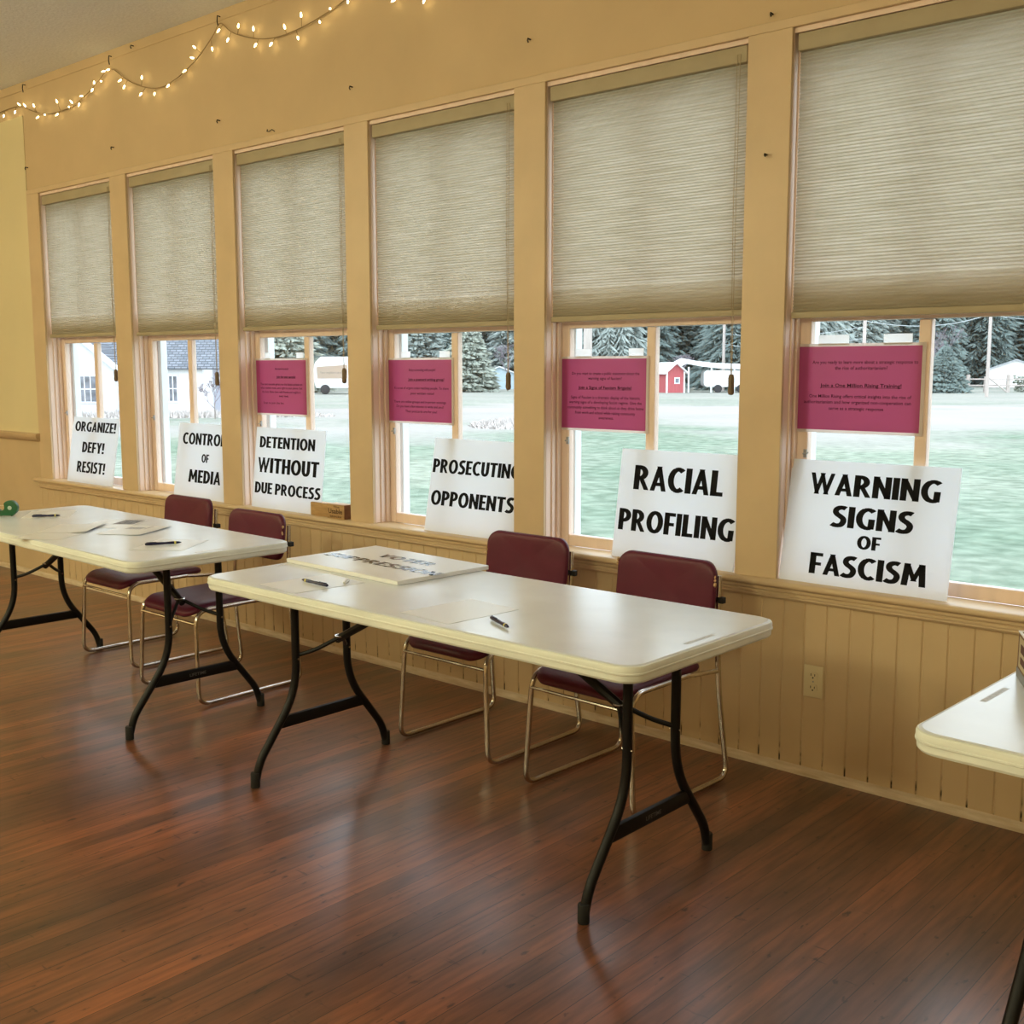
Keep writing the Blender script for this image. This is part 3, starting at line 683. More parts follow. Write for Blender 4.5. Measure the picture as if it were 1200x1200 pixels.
# ------------------------------------------------------------------ chairs
def make_chair():
    root = empty('stacking_chair', (0, 0, 0))
    wb_, wt = .236, .212
    for s in (-1, 1):
        # closed side loop: front leg, runner, rear leg rising to the backrest; seat rail
        loop = fillet([(s * wt, .06, .418), (s * wt, -.262, .418), (s * wb_, -.275, .012), (s * wb_, .275, .012), (s * (wt + .004), .225, .40), (s * .200, .252, .735)], [.07, .055, .055, .2], 8)
        MB().tube(loop, .0095, 10).build('side_frame', M['chrome'], root, smooth=True)
        MB().tube([(s * wt, .05, .418), (s * (wt + .004), .226, .402)], .009, 8).build('seat_rail', M['chrome'], root, smooth=True)
        MB().box(s * .205 - .016, s * .205 + .022, .236, .258, .640, .662).build('bumper', M['rubber'], root, bevel=.003)
    MB().tube([(-wt - .003, -.268, .362), (wt + .003, -.268, .362)], .006, 8).build('stretcher', M['chrome'], root, smooth=True)
    MB().tube([(-wt, .10, .408), (wt, .10, .408)], .006, 8).build('rear_stretcher', M['chrome'], root, smooth=True)
    # seat pad with a rolled front
    out = rrect(-.203, .203, -.285, .175, .055, 8)
    def seat_z(x, y):
        fy = max(0, (-.15 - y) / .14); return -.030 * fy * fy - .010 * (1 - min(1, abs(x) / .2) ** 2) * 1.0
    def ring(k, dz):
        o_ = []
        for a, b in out:
            xx, yy = a * (1 - k), -.055 + (b + .055) * (1 - k); o_.append(Vector((xx, yy, .432 + dz + seat_z(xx, yy))))
        return o_
    st = MB(); st.loft([ring(.10, -.018), ring(.02, -.014), ring(0, -.004), ring(.015, .006), ring(.05, .013), ring(.11, .016), ring(.2, .018), ring(.32, .019), ring(.45, .0195), ring(.6, .0195), ring(.75, .0195), ring(.9, .0195)], True, True)
    st.build('seat', M['vinyl'], root, smooth=True, angle=1.2)
    # backrest
    outb = rrect(-.214, .214, .575, .788, .055, 8)
    def rb(k, dy):
        o_ = []
        for a, b in outb:
            xx, zz = a * (1 - k), .6815 + (b - .6815) * (1 - k); o_.append(Vector((xx, .226 + dy + (zz - .68) * .10 - .018 * (xx / .21) ** 2, zz)))
        return o_
    bk = MB(); bk.loft([rb(.12, .016), rb(.02, .014), rb(0, .004), rb(.012, -.006), rb(.05, -.011), rb(.11, -.0135), rb(.2, -.015), rb(.32, -.016), rb(.45, -.0165), rb(.6, -.0165), rb(.75, -.0165), rb(.9, -.0165)], True, True)
    bk.build('backrest', M['vinyl'], root, smooth=True, angle=1.2)
    return root
proto = make_chair()
CH = [(-1.452, -.502, -.03, 'maroon vinyl sled chair nearest the outlet, behind the middle table'),
      (-2.155, -.445, .0, 'maroon vinyl sled chair beside the end of the VOTER SUPPRESSION sign'),
      (-3.585, -.735, .0, 'maroon vinyl sled chair below the DETENTION sign'),
      (-4.350, -.615, .0, 'maroon vinyl sled chair below the CONTROL OF MEDIA sign')]
def tear(parent, x, z, seed):
    rnd = random.Random(seed); mb = MB()
    for q in range(5):
        zz = z + rnd.uniform(-.022, .022); yy = .226 + (zz - .68) * .10 - .020 * (x / .21) ** 2 - .004
        r = rnd.uniform(.003, .006)
        mb.lathe([(r * .3, -.005), (r, -.002), (r * .9, .003), (r * .2, .006)], 7, Matrix.Translation((x + rnd.uniform(-.002, .004) * (1 if x > 0 else -1) , yy, zz)) @ Matrix.Rotation(rnd.uniform(-.5, .5), 4, 'Y'))
    mb.build('torn_edge', M['stuffing'], parent, smooth=True)
for i, (x, y, rz, lab) in enumerate(CH):
    o = proto if i == 0 else copy_tree(proto)
    o.location = (x, y, 0); o.rotation_euler.z = rz
    tag(o, lab, 'chair', 'maroon chairs behind the tables')
roots = [o for o in COL.objects if o.name.startswith('stacking_chair')]
tear(roots[0], .211, .725, 1); tear(roots[0], -.211, .735, 2); tear(roots[1], -.211, .70, 3); tear(roots[2], .211, .72, 4)

# ------------------------------------------------------------------ papers, pens, dispenser, box
def paper(x, y, z, rz, label, w=.216, l=.279, curl=.0, extra=(), name='paper_sheet'):
    o = empty(name, (x, y, z), rz, label, 'paper', 'loose papers on the tables')
    mb = MB(); n = 8
    def zz(i): u = i / n * 2 - 1; return .0004 + curl * max(0, u) ** 2
    vs = []
    for i in range(n + 1):
        for (b, dz) in ((-l / 2, 0), (l / 2, 0), (l / 2, .0005), (-l / 2, .0005)): vs.append((-w / 2 + w * i / n, b, zz(i) + dz))
    fs = [(0, 1, 2, 3), tuple(n * 4 + q for q in (3, 2, 1, 0))]
    for i in range(n):
        for q in range(4): fs.append((i * 4 + q, i * 4 + 4 + q, i * 4 + 4 + (q + 1) % 4, i * 4 + (q + 1) % 4))
    mb.add(vs, fs); mb.build('sheet', M['paper'], o, smooth=True, angle=.5)
    for (a, b, c, d, m, nm) in extra:
        MB().box(a * w, b * w, c * l, d * l, .0010, .0012).build(nm, M[m], o)
    return o
Z = TH
paper(-2.185, -1.295, Z, -.10, 'blank white sheet under the pen beside the VOTER SUPPRESSION sign')
paper(-1.515, -1.275, Z, -.08, 'blank white sheet under the pen in the middle of the middle table')
paper(-4.585, -1.03, Z, .95, 'white sheet under the pen beside the green tape dispenser')
paper(-3.905, -1.345, Z, .55, 'white sheet lying along the front edge of the papers table')
paper(-4.02, -1.20, Z + .001, .75, 'white sheet with a lifted bright edge among the scattered papers', curl=.006)
paper(-4.03, -1.00, Z, .62, 'white sheet carrying a dark grey photo, back of the scattered papers', extra=((.02, .47, -.05, .46, 'greyprint', 'photo_print'),))
paper(-3.76, -1.045, Z + .001, .52, 'white sheet printed with pale grey text beside the dark photo', curl=.003, extra=((-.30, .05, .1, .3, 'lightprint', 'text_print'), (.1, .4, .12, .42, 'lightprint', 'text_print')))
paper(-3.275, -1.165, Z, .62, 'blank white sheet under the pen near the table end with the scattered papers')

def pen(p0, p1, label):
    p0 = Vector(p0); p1 = Vector(p1); d = p1 - p0; L_ = d.length
    o = empty('ballpoint_pen', p0, math.atan2(d.y, d.x), label, 'pen', 'navy pens on the tables')
    R = Matrix.Translation((0, 0, .0068)) @ Matrix.Rotation(PI / 2, 4, 'Y')
    MB().lathe([(.0035, 0), (.0052, .004), (.0058, .02), (.0056, L_ * .45), (.0048, L_ * .55), (.0058, L_ * .70), (.0058, L_ * .80)], 12, R).build('barrel', M['navy'], o, smooth=True)
    MB().lathe([(.0061, L_ * .80), (.0061, L_ * .85)], 12, R).build('band', M['gold'], o, smooth=True)
    MB().lathe([(.0057, L_ * .85), (.0040, L_ * .94), (.0012, L_)], 12, R).build('tip', M['navy'], o, smooth=True)
    MB().box(.006, .045, -.0015, .0015, .0128, .0142).build('clip', M['navy'], o)
    return o
pz = Z + .0011
pen((-2.088, -1.310, pz), (-2.236, -1.300, pz), 'navy pen with yellow band beside the VOTER SUPPRESSION sign')
pen((-1.365, -1.300, pz), (-1.245, -1.358, pz), 'navy pen on the middle table, far from the VOTER SUPPRESSION sign')
pen((-4.520, -1.150, pz), (-4.447, -1.045, pz), 'navy pen beside the green tape dispenser')
pen((-3.322, -1.250, pz), (-3.262, -1.120, pz), 'navy pen near the right end of the papers table')
o = empty('correction_stick', (-2.105, -1.215, Z + .001), 2.2, 'small white plastic stick on paper beside the VOTER SUPPRESSION sign', 'stick')
MB().lathe([(.003, -.032), (.0055, -.028), (.0055, .022), (.0035, .030), (.002, .034)], 10, Matrix.Translation((0, 0, .0056)) @ Matrix.Rotation(PI / 2, 4, 'Y')).build('stick_body', M['foamflat'], o, smooth=True)

# green tape dispenser, side profile seen from the room
o = empty('tape_dispenser', (-4.668, -1.205, Z), .72, 'green tape dispenser on the papers table, at the left end', 'tape dispenser')
pr = []
for q in range(0, 15): a = math.radians(-60 + 205 * q / 14); pr.append((.022 + .036 * math.cos(a), .042 + .036 * math.sin(a)))
pr += [(-.006, .050)] + [(-.022 + .017 * math.cos(math.radians(a)), .044 + .017 * math.sin(math.radians(a))) for a in (10, -20, -50, -80, -110, -140)] + [(-.052, .043), (-.050, .034), (-.032, .012), (-.026, .0), (-.016, .004), (.024, .004), (.028, .0)]
MB().prism(pr, -.014, .014, lambda a, b, h: (a, h, b + .0003)).build('dispenser_body', M['green'], o, bevel=.002)
MB().lathe([(.010, -.0152), (.010, .0152)], 14, Matrix.Translation((.022, 0, .042)) @ Matrix.Rotation(PI / 2, 4, 'X')).build('hub', M['hub'], o)
MB().box(-.060, -.002, -.009, .009, .0515, .0525).build('tape_end', M['tape'], o)

# open box on the right-hand table
o = empty('open_box', (-.045, -.905, Z), .46, 'open brown box with white rim on the right table', 'box')
w, l, hh, th = .26, .30, .105, .004
MB().box(0, w, -l, 0, .0003, .004).box(0, th, -l, 0, .004, hh).box(w - th, w, -l, 0, .004, hh).box(th, w - th, -l, -l + th, .004, hh).box(th, w - th, -th, 0, .004, hh).build('box_body', M['trayout'], o)
MB().box(-.001, th + .001, -l - .001, .001, hh, hh + .003).box(w - th - .001, w + .001, -l - .001, .001, hh, hh + .003).box(th, w - th, -l - .001, -l + th, hh, hh + .003).box(th, w - th, -th, .001, hh, hh + .003).build('rim', M['trayedge'], o)
MB().box(-.0012, -.0002, -l + .02, -.022, .028, hh - .006).build('printed_panel', M['traypanel'], o)
MB().box(-.0018, -.0012, -l + .03, -.045, .040, .056).box(-.0018, -.0012, -l + .03, -.045, .066, .086).build('printed_stripes', M['trayin'], o)
MB().box(-.0014, -.0003, -l, 0, .0005, .022).build('grey_base_band', M['traygrey'], o)
MB().box(th + .001, w - th - .001, -l + th + .001, -th - .001, .005, .060).build('lining', M['trayin'], o)

# ------------------------------------------------------------------ string lights, nails
WIRE = [(-7.35, 3.16), (-7.09, 3.185), (-6.82, 3.185), (-6.66, 3.13), (-6.46, 3.07), (-6.14, 3.065), (-5.87, 3.12), (-5.62, 3.235), (-5.48, 3.14), (-5.29, 3.06), (-5.10, 3.02), (-4.92, 3.04), (-4.71, 3.11), (-4.54, 3.21), (-4.49, 3.268), (-4.39, 3.19), (-4.19, 3.12), (-4.01, 3.09), (-3.80, 3.10), (-3.63, 3.13), (-3.45, 3.17), (-3.35, 3.23), (-3.20, 3.12), (-2.93, 3.06), (-2.70, 3.10)]
BULB = [(-7.2, 3.15), (-7.02, 3.15), (-6.85, 3.15), (-6.78, 3.18), (-6.70, 3.16), (-6.58, 3.14), (-6.53, 3.07), (-6.44, 3.07), (-6.27, 3.05), (-6.27, 3.12), (-6.12, 3.07), (-6.08, 3.09), (-5.99, 3.07), (-5.95, 3.11), (-5.82, 3.13), (-5.80, 3.16), (-5.72, 3.16), (-5.67, 3.21), (-5.62, 3.21), (-5.49, 3.13), (-5.45, 3.09), (-5.26, 3.10), (-5.27, 3.02), (-5.13, 3.0), (-4.98, 3.02), (-4.81, 3.07), (-4.73, 3.12), (-4.71, 3.17), (-4.55, 3.14), (-4.48, 3.22), (-4.40, 3.16), (-4.31, 3.20), (-4.18, 3.16), (-4.16, 3.09), (-4.03, 3.07), (-3.92, 3.12), (-3.79, 3.15), (-3.82, 3.06), (-3.65, 3.10), (-3.57, 3.14), (-3.44, 3.15), (-3.30, 3.18), (-3.12, 3.09), (-2.93, 3.05)]
t = empty('string_lights', (0, -.016, 0), label='string of lit warm fairy lights draped along the top of the wall', cat='string lights')
rnd = random.Random(5)
pts = fillet([(x, rnd.uniform(-.006, .004), z) for x, z in WIRE], .12, 4)
mb = MB(); mb.tube(pts, .0028, 6)
wp = [Vector((x, 0, z)) for x, z in WIRE]
def near(x, z):
    best = None
    for i in range(len(pts) - 1):
        p = pts[i]; d = (Vector((x, 0, z)) - Vector((p.x, 0, p.z))).length
        if best is None or d < best[0]: best = (d, p)
    return best[1]
for x, z in BULB:
    p = near(x, z); mb.tube([p, (x, -.010, z)], .0016, 5)
mb.build('cord', M['cordw'], t)
for i, (x, z) in enumerate(BULB):
    p = near(x, z); d = Vector((x, -.012, z)) - Vector(p); d = d.normalized() if d.length > .004 else Vector((0, -.2, -1)).normalized()
    R = Matrix.Translation((x, -.012, z)) @ d.to_track_quat('Z', 'Y').to_matrix().to_4x4()
    MB().lathe([(.003, -.004), (.0048, .001), (.0052, .007), (.0035, .014), (.001, .020)], 8, R).build('bulb', M['bulb'], t, smooth=True)
NAILS = [(-6.72, 3.30, .05, 'bent nail holding the fairy lights near the pale board'), (-5.61, 3.285, .05, 'bent nail holding the fairy lights above the CONTROL OF MEDIA window'), (-4.49, 3.29, .05, 'bent nail holding the fairy lights above the DETENTION window'), (-5.36, 3.30, .018, 'small nail close under the ceiling, between two lit swags'),
    (-6.77, 2.78, .016, 'small nail in the wall above the leftmost window'), (-5.65, 2.77, .016, 'small nail in the wall above the CONTROL OF MEDIA window'), (-4.54, 2.77, .016, 'small nail in the wall above the DETENTION window'), (-3.45, 2.77, .016, 'small nail in the wall above the PROSECUTING window'), (-2.34, 2.78, .016, 'small nail in the wall above the RACIAL PROFILING window'), (-1.24, 2.66, .012, 'small nail high on the wall between the two rightmost windows'), (-1.24, 2.19, .008, 'tiny nail in the casing between the two rightmost windows'), (-4.09, 2.655, .03, 'curled wire hook above the DETENTION window')]
for x, z, h, lab in NAILS:
    o = empty('nail', (x, -.0005 if 2.64 < z < 3.27 else (-.0125 if z > 3 else -.0145), z), label=lab, cat='nail', group='nails in the wall')
    if h == .03: MB().tube([(-.03, -.002, .012), (-.02, -.012, .0), (.0, -.014, -.004), (.022, -.012, .004), (.034, -.004, -.006)], .0022, 6).build('wire_hook', M['slot'], o, smooth=True)
    else: MB().tube([(0, 0, 0), (.001, -.018, .001), (.003, -.022, -h * .5), (.004, -.018, -h)], .0032, 6).build('shank', M['slot'], o, smooth=True)

# ------------------------------------------------------------------ outside
GZ = -.5
struct('ground', MB().box(-260, 160, .17, 260, GZ - .3, GZ), M['lawn'])
struct('foundation', MB().box(XL - .15, XR + .15, .0, .155, GZ - .05, -.0), M['white_ext'])

def conifer_mesh(seed, H, R0, mfol, droop=.35, z0=.05, whorls=38, pers=13):
    rnd = random.Random(seed); mb = MB()
    for w in range(whorls):
        t_ = w / (whorls - 1); z = H * (z0 + (1 - z0) * t_) ; rad = R0 * (1 - t_) ** .8 + .12
        for k in range(pers):
            a = 2 * PI * (k + rnd.random()) / pers; ln = rad * rnd.uniform(.75, 1.1)
            dx, dy = math.cos(a), math.sin(a)
            nb = 7
            for q in range(nb):
                s0 = ln * (q + .2) / nb; zb = z - droop * s0 * (s0 / ln * .5 + .5) + rnd.uniform(-.15, .15)
                bl = (.30 + ln * .20) * rnd.uniform(.6, 1.2); wd = .13 + .10 * (1 - q / nb) * rad / 2
                for side in (-1, 0, 1):
                    aa = a + side * .8 + rnd.uniform(-.2, .2); ex, ey = math.cos(aa), math.sin(aa)
                    p = Vector((dx * s0, dy * s0, zb)); e = p + Vector((ex * bl, ey * bl, -droop * bl * rnd.uniform(.6, 1.6)))
                    nx = Vector((-ey, ex, 0)) * wd * .5; mid = p.lerp(e, .5)
                    upv = Vector((0, 0, .10 * rnd.uniform(.5, 1.5)))
                    mb.add([p, mid + nx - upv, e, mid - nx - upv, mid + upv], [(0, 1, 4), (1, 2, 4), (2, 3, 4), (3, 0, 4)])
    return mb
def trunk(H, r): return MB().tube([(0, 0, -.2), (0, 0, H * .5), (0, 0, H * .97)], [r, r * .6, .03], 8)
def make_conifer(seed, H, R0, m, **k):
    o = empty('conifer_tree'); conifer_mesh(seed, H, R0, m, **k).build('crown', m, o); trunk(H, R0 * .09).build('trunk', M['bark'], o); return o
LAB_F = 'dark conifer in the dense row of trees closing off the far side of the field'
protos = [make_conifer(s, H, R, m, **k) for s, H, R, m, k in ((1, 20, 3.3, M['needles'], {}), (2, 24, 3.5, M['needles'], {'droop': .5}), (3, 18, 3.3, M['needles2'], {'whorls': 36}), (4, 22, 3.5, M['needles'], {'droop': .2}))]
fh = Vector((-.6648, .7470)); rh = Vector((.7470, .6648)); c2 = Vector((CAM.x, CAM.y))
rnd = random.Random(11); cnt = 0
for row, D0 in enumerate((113, 120.5, 128, 135.5, 143)):
    for q in range(-7, 10):
        lat = q * 7.0 + (3.5 if row % 2 else 0) + rnd.uniform(-.4, .4)
        p = c2 + fh * (D0 + rnd.uniform(-.5, .5)) + rh * lat
        if (p - Vector((-36.5, 116.5))).length < 7.5: continue      # the garage stands here
        src = protos[rnd.randrange(4)]
        o = src if src.location.length == 0 else copy_tree(src)
        o.location = (p.x, p.y, GZ); s = rnd.uniform(.94, 1.06); o.scale = (s, s, s); o.rotation_euler = (0, 0, rnd.uniform(0, 6.28))
        tag(o, LAB_F, 'tree', 'conifers along the far side of the field'); cnt += 1
for pr_ in protos:
    if 'label' not in pr_: 
        for ch in list(pr_.children): bpy.data.objects.remove(ch)
        bpy.data.objects.remove(pr_)
for (x, y, k) in ((-42.4, 121.2, 1), (-40.2, 130.5, 3), (-47.5, 127.0, 0)):      # the ones behind the garage
    o = copy_tree(protos[k]); o.location = (x, y, GZ); o.scale = (1.1, 1.1, 1.0); o.rotation_euler = (0, 0, x)
# nearer trees and bushes
def place(o, xy, label, cat, group=None, s=1.0, rz=0.0):
    o.location = (xy[0], xy[1], GZ); o.scale = (s, s, s); o.rotation_euler = (0, 0, rz); return tag(o, label, cat, group)
def near_conifer(xy, seed, H, R, m, label, **k):
    place(make_conifer(seed, H, R, M[m], **k), xy, label, 'tree')
near_conifer((-63.1, 62.7), 21, 6.2, 2.5, 'cedar', 'yellow-green bushy tree seen beside the postcard poster', droop=.1, z0=.03)
near_conifer((-70.5, 64.5), 22, 9.0, 2.8, 'needles2', 'grey-green tree behind the yellow-green bush', droop=.1, z0=.03)
near_conifer((-32.53, 84.55), 23, 3.4, 1.7, 'needles', 'short dark conifer beside the bare shrub, seen right of the rightmost poster', droop=.1, z0=.02)
near_conifer((-50.5, 84.5), 24, 13.0, 5.0, 'needles', 'broad dark conifer standing just behind the red shed', droop=.4)
near_conifer((-43.0, 82.0), 25, 15.0, 5.2, 'needles2', 'large grey-green conifer above the white carport', droop=.6)
near_conifer((-58.5, 76.0), 26, 14.0, 4.6, 'needles2', 'large conifer with drooping boughs above the RACIAL PROFILING poster', droop=.6)
near_conifer((-73.0, 51.0), 27, 11.0, 4.2, 'cedar', 'pale grey-green tree behind the white camper', droop=.2, z0=.03)
near_conifer((-80.5, 47.5), 28, 12.0, 4.2, 'needles2', 'grey tree showing left of the white camper', droop=.2, z0=.03)

def bare_tree(seed, H, spread, name='bare_tree', stem=.09, low=.0):
    rnd = random.Random(seed); mb = MB(); tr_ = MB()
    def grow(p, d, ln, r, lv):
        e = p + d * ln
        (tr_ if lv == 0 else mb).tube([p, p.lerp(e, .5) + Vector((rnd.uniform(-.05, .05), rnd.uniform(-.05, .05), 0)) * ln, e], [r, r * .85, r * .6], 5 if lv < 2 else 3, False)
        if lv >= 5: return
        for q in range(3 if lv < 4 else 4):
            nd = (d + Vector((rnd.uniform(-1, 1), rnd.uniform(-1, 1), rnd.uniform(-.3, .6))) * spread).normalized()
            grow(p.lerp(e, rnd.uniform(.6, 1)), nd, ln * rnd.uniform(.55, .8), max(r * .55, .011), lv + 1)
    grow(Vector((0, 0, -.1)), Vector((0, 0, 1)), H * .3, stem, 0)
    o = empty(name); mb.build('branches', M['twig'], o); tr_.build('trunk', M['bark'], o); return o
place(bare_tree(31, 5.2, .9), (-52.66, 77.34), 'bare purplish tree standing left of the red shed', 'tree')
place(bare_tree(32, 6.4, .7), (-62.5, 66.97), 'bare vase-shaped tree in front of the pale blue outbuilding', 'tree')
place(bare_tree(33, 6.6, .9), (-34.6, 89.0), 'bare greyish shrub between the short conifer and the grey utility pole', 'tree')
place(bare_tree(34, 6.0, .9), (-36.6, 91.0), 'bare greyish shrub right beside the rightmost poster, behind the short conifer', 'tree')
place(bare_tree(35, 2.4, .8, stem=.03), (-36.4, 21.0), 'thin bare shrub in front of the recessed end of the white house', 'shrub')

def utility_pole(xy, H, r, label, m='pole', arm=True):
    o = empty('utility_pole', (xy[0], xy[1], GZ), label=label, cat='utility pole')
    MB().tube([(0, 0, -.3), (0, 0, H)], [r, r * .8], 10).build('post', M[m], o, smooth=True)
    if arm: MB().box(-1.1, 1.1, -.06, .06, H - .9, H - .78).build('crossarm', M[m], o)
    return o
utility_pole((-25.65, 73.94), 9.0, .12, 'grey utility pole beside the white garage')
utility_pole((-25.18, 53.61), 9.0, .10, 'pale pole rising behind the rightmost poster')
utility_pole((-49.0, 79.0), 9.5, .14, 'pale pole rising behind the white carport roof')
utility_pole((-21.36, 24.88), 8.0, .15, 'stout near pole half hidden by the RACIAL PROFILING poster', arm=False)
def wire(a, b, sag, label):
    a = Vector(a); b = Vector(b); n = 14
    pts = [a.lerp(b, i / n) + Vector((0, 0, -4 * sag * (i / n) * (1 - i / n))) for i in range(n + 1)]
    o = MB().tube(pts, .018, 5).build('power_line', M['wire']); tag(o, label, 'power line')
wire((-25.65, 73.94, 5.0), (-25.18, 53.61, 3.9), .5, 'power line dipping left from the grey utility pole')
wire((-25.65, 73.94, 4.9), (-2.0, 92.0, 2.4), .3, 'power line running right from the grey utility pole')
wire((-25.18, 53.61, 3.6), (-49.0, 79.0, 4.3), .4, 'upper power line crossing in front of the conifers')
wire((-25.18, 53.61, 3.0), (-49.0, 79.0, 3.4), .4, 'lower power line crossing in front of the conifers')

# house seen through the two left windows; local x runs along its front
def house():
    o = empty('white_house', (-29.8, 30.75, GZ), math.atan2(rh.y, rh.x), 'white house with a grey shingled roof behind the two leftmost windows', 'house')
    k = .03506; X = lambda px: (px - 600) * k
    zE = 1.956
    f = MB().box(X(60), X(240), 0, 6, -.2, zE + .05).build('wall', M['housewall'], o)
    MB().box(X(238), X(268), 1.6, 6, -.2, zE + .05).build('recessed_wall', M['recess'], o)
    gx0, gx1 = X(-8), X(156); gm = (gx0 + gx1) / 2; gz = zE + 2.35
    g = MB(); g.prism([(X(4), -.2), (X(146), -.2), (X(146), zE), (gm, gz - .15), (X(4), zE)], -.9, 0.1, lambda a, b, h: (a, h, b)); g.build('gable_wall', M['gablesiding'], o)
    r = MB(); r.add([(X(100), -.35, zE - .08), (X(276), -.35, zE - .08), (X(276), 3.4, zE + 3.2), (X(100), 3.4, zE + 3.2), (X(100), -.35, zE - .0), (X(276), -.35, zE - .0), (X(276), 3.4, zE + 3.3), (X(100), 3.4, zE + 3.3)],
        [(0, 1, 2, 3), (7, 6, 5, 4), (0, 4, 5, 1), (1, 5, 6, 2), (2, 6, 7, 3), (3, 7, 4, 0)]); r.build('main_roof', M['shingle'], o)
    gr = MB()
    for (xa, xb) in ((gx1, gm), (gx0, gm)):
        gr.add([(xa, -1.2, zE - .10), (xa, 3, zE - .10), (xb, 3, gz), (xb, -1.2, gz), (xa, -1.2, zE + .0), (xa, 3, zE + .0), (xb, 3, gz + .1), (xb, -1.2, gz + .1)],
           [(0, 1, 2, 3), (7, 6, 5, 4), (0, 4, 5, 1), (1, 5, 6, 2), (2, 6, 7, 3), (3, 7, 4, 0)])
    gr.build('gable_roof', M['shingle'], o)
    bb = MB(); bb.add([(gx1, -1.22, zE - .26), (gx1, -1.22, zE + .02), (gm, -1.22, gz + .12), (gm, -1.22, gz - .16), (gx1, -1.26, zE - .26), (gx1, -1.26, zE + .02), (gm, -1.26, gz + .12), (gm, -1.26, gz - .16)],
           [(0, 1, 2, 3), (7, 6, 5, 4), (0, 4, 5, 1), (1, 5, 6, 2), (2, 6, 7, 3), (3, 7, 4, 0)]); bb.build('bargeboard', M['white_ext'], o)
    for (p0, p1, y) in ((105.5, 126, -.93), (196, 210, -.03)):
        fr = MB(); a, b = X(p0), X(p1); z0, z1 = zE - .02 - 38 * k, zE - 10 * k
        fr.box(a - .06, b + .06, y - .03, y + .01, z0 - .06, z0); fr.box(a - .06, b + .06, y - .03, y + .01, z1, z1 + .06); fr.box(a - .06, a, y - .03, y, z0, z1); fr.box(b, b + .06, y - .03, y, z0, z1)
        for q in (1, 2): fr.box(a + (b - a) * q / 3 - .018, a + (b - a) * q / 3 + .018, y - .03, y, z0, z1)
        fr.box(a, b, y - .03, y, (z0 + z1) / 2 - .02, (z0 + z1) / 2 + .02)
        w_ = fr.build('window', M['white_ext'], o); MB().box(a, b, y - .008, y + .02, z0, z1).build('pane', M['housewin'], w_)
    ar = MB(); ar.tube([(X(241), 1.55, .95), (X(244), 1.55, 1.35), (X(250), 1.55, 1.6), (X(260), 1.55, 1.72), (X(275), 1.55, 1.72)], .045, 6); ar.build('arch_trim', M['white_ext'], o)
M['gablesiding'] = mat('pale_board_siding', (0.74, 0.75, 0.80), 0.8, noise=0.06, nscale=2, stretch=(6, 6, .3))
house()

def box_building(name, xy, rz, w, d, h, roofh, mw, mr, label, cat, windows=()):
    o = empty(name, (xy[0], xy[1], GZ), rz, label, cat)
    MB().prism([(-w / 2, -.1), (w / 2, -.1), (w / 2, h), (0, h + roofh), (-w / 2, h)], 0, d, lambda a, b, q: (a, q, b)).build('wall', mw, o)
    r = MB(); ov = .25
    for s in (-1, 1):
        xe = s * (w / 2 + ov); ze = h - roofh * ov / (w / 2)
        r.add([(xe, -ov, ze), (xe, d + ov, ze), (0, d + ov, h + roofh), (0, -ov, h + roofh), (xe, -ov, ze + .1), (xe, d + ov, ze + .1), (0, d + ov, h + roofh + .1), (0, -ov, h + roofh + .1)],
              [(0, 1, 2, 3), (7, 6, 5, 4), (0, 4, 5, 1), (1, 5, 6, 2), (2, 6, 7, 3), (3, 7, 4, 0)])
    r.build('roof', mr, o)
    for (a, b, z0, z1) in windows:
        fr = MB().box(a - .08, b + .08, -.03, 0, z0 - .08, z1 + .08).build('window', M['white_ext'], o); MB().box(a, b, -.05, -.03, z0, z1).build('pane', M['housewin'], fr)
    return o
RZ = math.atan2(rh.y, rh.x)
sh = box_building('garden_shed', (-48.2, 70.6), RZ + .35, 1.55, 2.4, 1.65, .62, M['redshed'], M['tarp'], 'small red shed with a white roof, beyond the RACIAL PROFILING window', 'shed', [(-.02, .28, .78, 1.12)])
MB().box(.7, .82, -.04, .02, 0, 1.65).box(-.82, -.7, -.04, .02, 0, 1.65).build('corner_trim', M['white_ext'], sh)
# open carport with white roof right of the shed
o = empty('carport', (-46.2, 73.4, GZ), RZ, 'open white-roofed carport beside the red shed', 'carport')
cr = MB(); prof_ = [(-3.3, 2.15), (-2.4, 2.62), (-1.2, 2.40), (.4, 2.22), (2.0, 2.18), (3.6, 2.10)]
cr.loft([[Vector((x, 0, z)), Vector((x, 3, z + .1)), Vector((x, 3, z - .25)), Vector((x, 0, z - .35))] for x, z in prof_]); cr.build('roof', M['tarp'], o)
for xx in (-2.2, -.4, 1.4, 3.3): MB().box(xx - .06, xx + .06, .1, .22, 0, 2.0).build('post', M['white_ext'], o)
o = empty('white_trailer', (-45.6, 74.3, GZ), RZ, 'white rounded trailer parked under the carport', 'trailer')
for q in range(1): MB().prism(rrect(-2.0, 1.6, .45, 1.75, .3), 0, 1.6, lambda a, b, h: (a, h, b)).build('trailer_body', M['tarp'], o, smooth=True, angle=.6)
for xx in (-.9, .9):
    MB().lathe([(.28, -.1), (.32, -.06), (.32, .06), (.28, .1)], 14, Matrix.Translation((xx, -.05, .31)) @ Matrix.Rotation(PI / 2, 4, 'X')).build('wheel', M['tyre'], o, smooth=True)
o = box_building('outbuilding', (-68.5, 72.5), RZ, 3.4, 3, 1.3, .7, M['bluegrey'], M['tarp'], 'pale blue outbuilding behind the bare vase-shaped tree', 'shed')
o = box_building('garage', (-36.3, 113.2), RZ - .40, 5.2, 6, 1.75, .95, M['housewall'], M['roofgrey'], 'white gabled garage beyond the fence, seen at the right edge', 'garage')
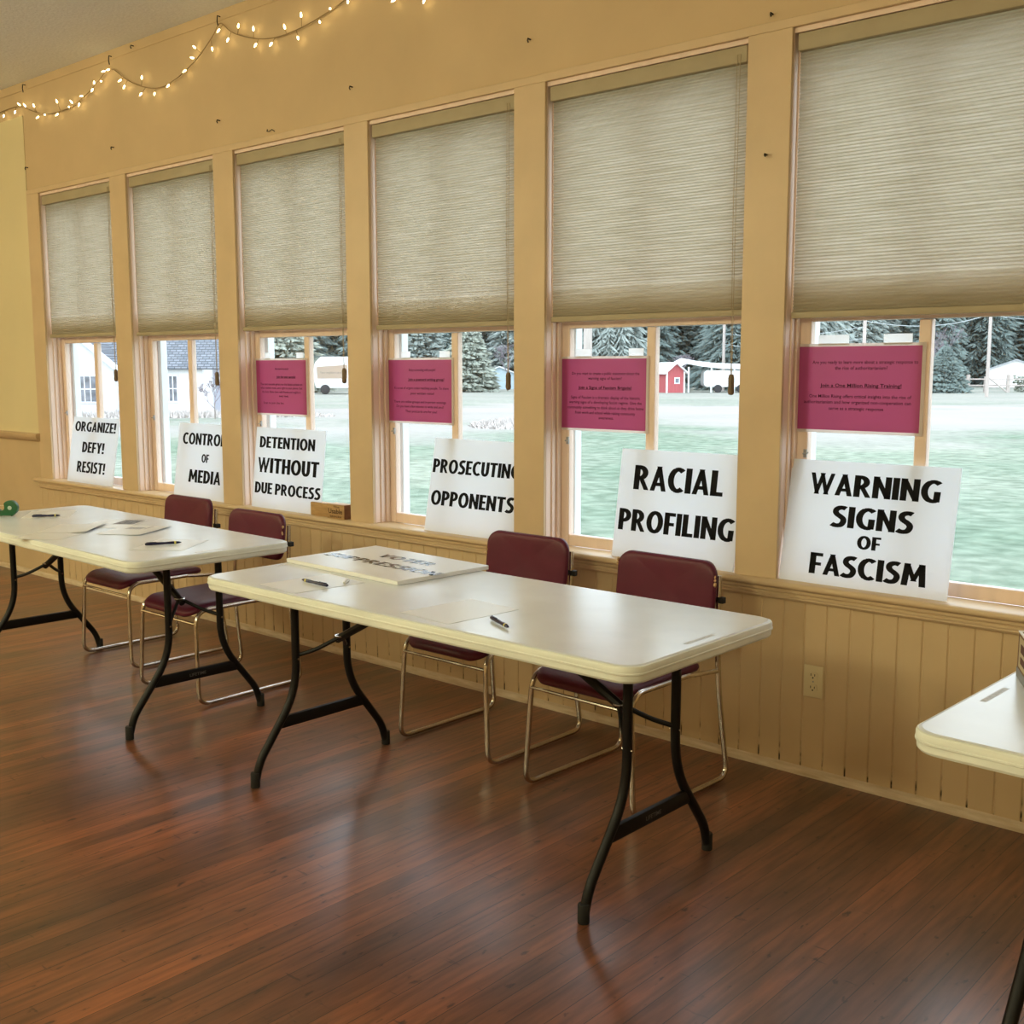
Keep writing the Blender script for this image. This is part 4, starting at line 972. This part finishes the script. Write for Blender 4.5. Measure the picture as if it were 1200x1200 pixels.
# camper trailer seen through the third window
o = empty('camper', (-64.24, 49.64, GZ), RZ, 'white camper parked beyond the field, below the small paper note', 'camper')
MB().prism([(-1.3, .45), (2.4, .45), (2.4, 2.5), (2.1, 2.75), (-.9, 2.75), (-1.35, 2.3), (-1.5, 1.4)], 0, 2.2, lambda a, b, h: (a, h, b)).build('camper_body', M['tarp'], o, bevel=.08)
MB().box(-.9, -.2, -.03, .02, 1.3, 1.8).build('window', M['housewin'], o)
for xx in (-.6, 1.5): MB().lathe([(.30, -.1), (.36, -.06), (.36, .06), (.30, .1)], 14, Matrix.Translation((xx, 0, .36)) @ Matrix.Rotation(PI / 2, 4, 'X')).build('wheel', M['tyre'], o, smooth=True)
# fence by the garage
o = empty('field_fence', (-30.9, 88.7, GZ), RZ, 'weathered white field fence below the garage', 'fence')
for q, xx in enumerate((-2.4, -1.3, .1, 1.9, 4.2)): MB().box(xx - .12, xx + .12, -.1, .1, -.1, 1.25 + .15 * (q % 2)).build('post', M['pole'], o)
for zz in (.55, 1.05): MB().box(-2.5, 4.4, -.14, -.10, zz - .05, zz + .05).build('rail', M['pole'], o)
MB().tube([(.2, -.2, 1.2), (1.7, -.5, -.05)], .07, 6).build('brace', M['pole'], o)
# hedge and dry weeds
def clump(xy, rx, ry, h, seed, m, n):
    rnd = random.Random(seed); mb = MB()
    for q in range(n):
        a = rnd.uniform(0, 6.28); rr = math.sqrt(rnd.random()); x = rx * rr * math.cos(a); y = ry * rr * math.sin(a); zt = h * (1 - .6 * rr * rr) * rnd.uniform(.5, 1.1)
        l = rnd.uniform(-.15, .15); w = rnd.uniform(.02, .05)
        mb.add([(x - w, y, 0), (x + w, y, 0), (x + l, y + rnd.uniform(-.15, .15), zt), (x, y + w, 0)], [(0, 1, 2), (1, 3, 2), (3, 0, 2)])
    return mb.build('weeds', M[m])
o = clump((0, 0), 1.6, 2.4, .28, 41, 'drygrass', 1500); o.name = 'dry_weeds'; o.location = (-24.4, 24.9, GZ); o.rotation_euler.z = RZ; tag(o, 'pale dry weeds in the field right of the postcard poster', 'weeds', kind='stuff')
o = clump((0, 0), 8, 1.4, .34, 42, 'drygrass', 2500); o.name = 'dry_weeds'; o.location = (-32.5, 29.0, GZ); o.rotation_euler.z = RZ + .05; o.location = (-40.5, 20.0, GZ); tag(o, 'pale weeds along the foot of the white house', 'weeds', kind='stuff')
o = empty('hedge', (-27.0, 93.5, GZ), RZ, 'low clipped green hedge in front of the white garage', 'hedge')
rnd = random.Random(9); mb = MB()
for q in range(1500):
    x = rnd.uniform(-3.2, 4.5); y = rnd.uniform(-.5, .5); z = rnd.uniform(.05, 1.25); s = .16
    mb.add([(x + rnd.uniform(-s, s), y + rnd.uniform(-s, s), z + rnd.uniform(-s, s)) for _ in range(4)], [(0, 1, 2), (0, 2, 3), (0, 3, 1)])
mb.build('foliage', M['cedar'], o)
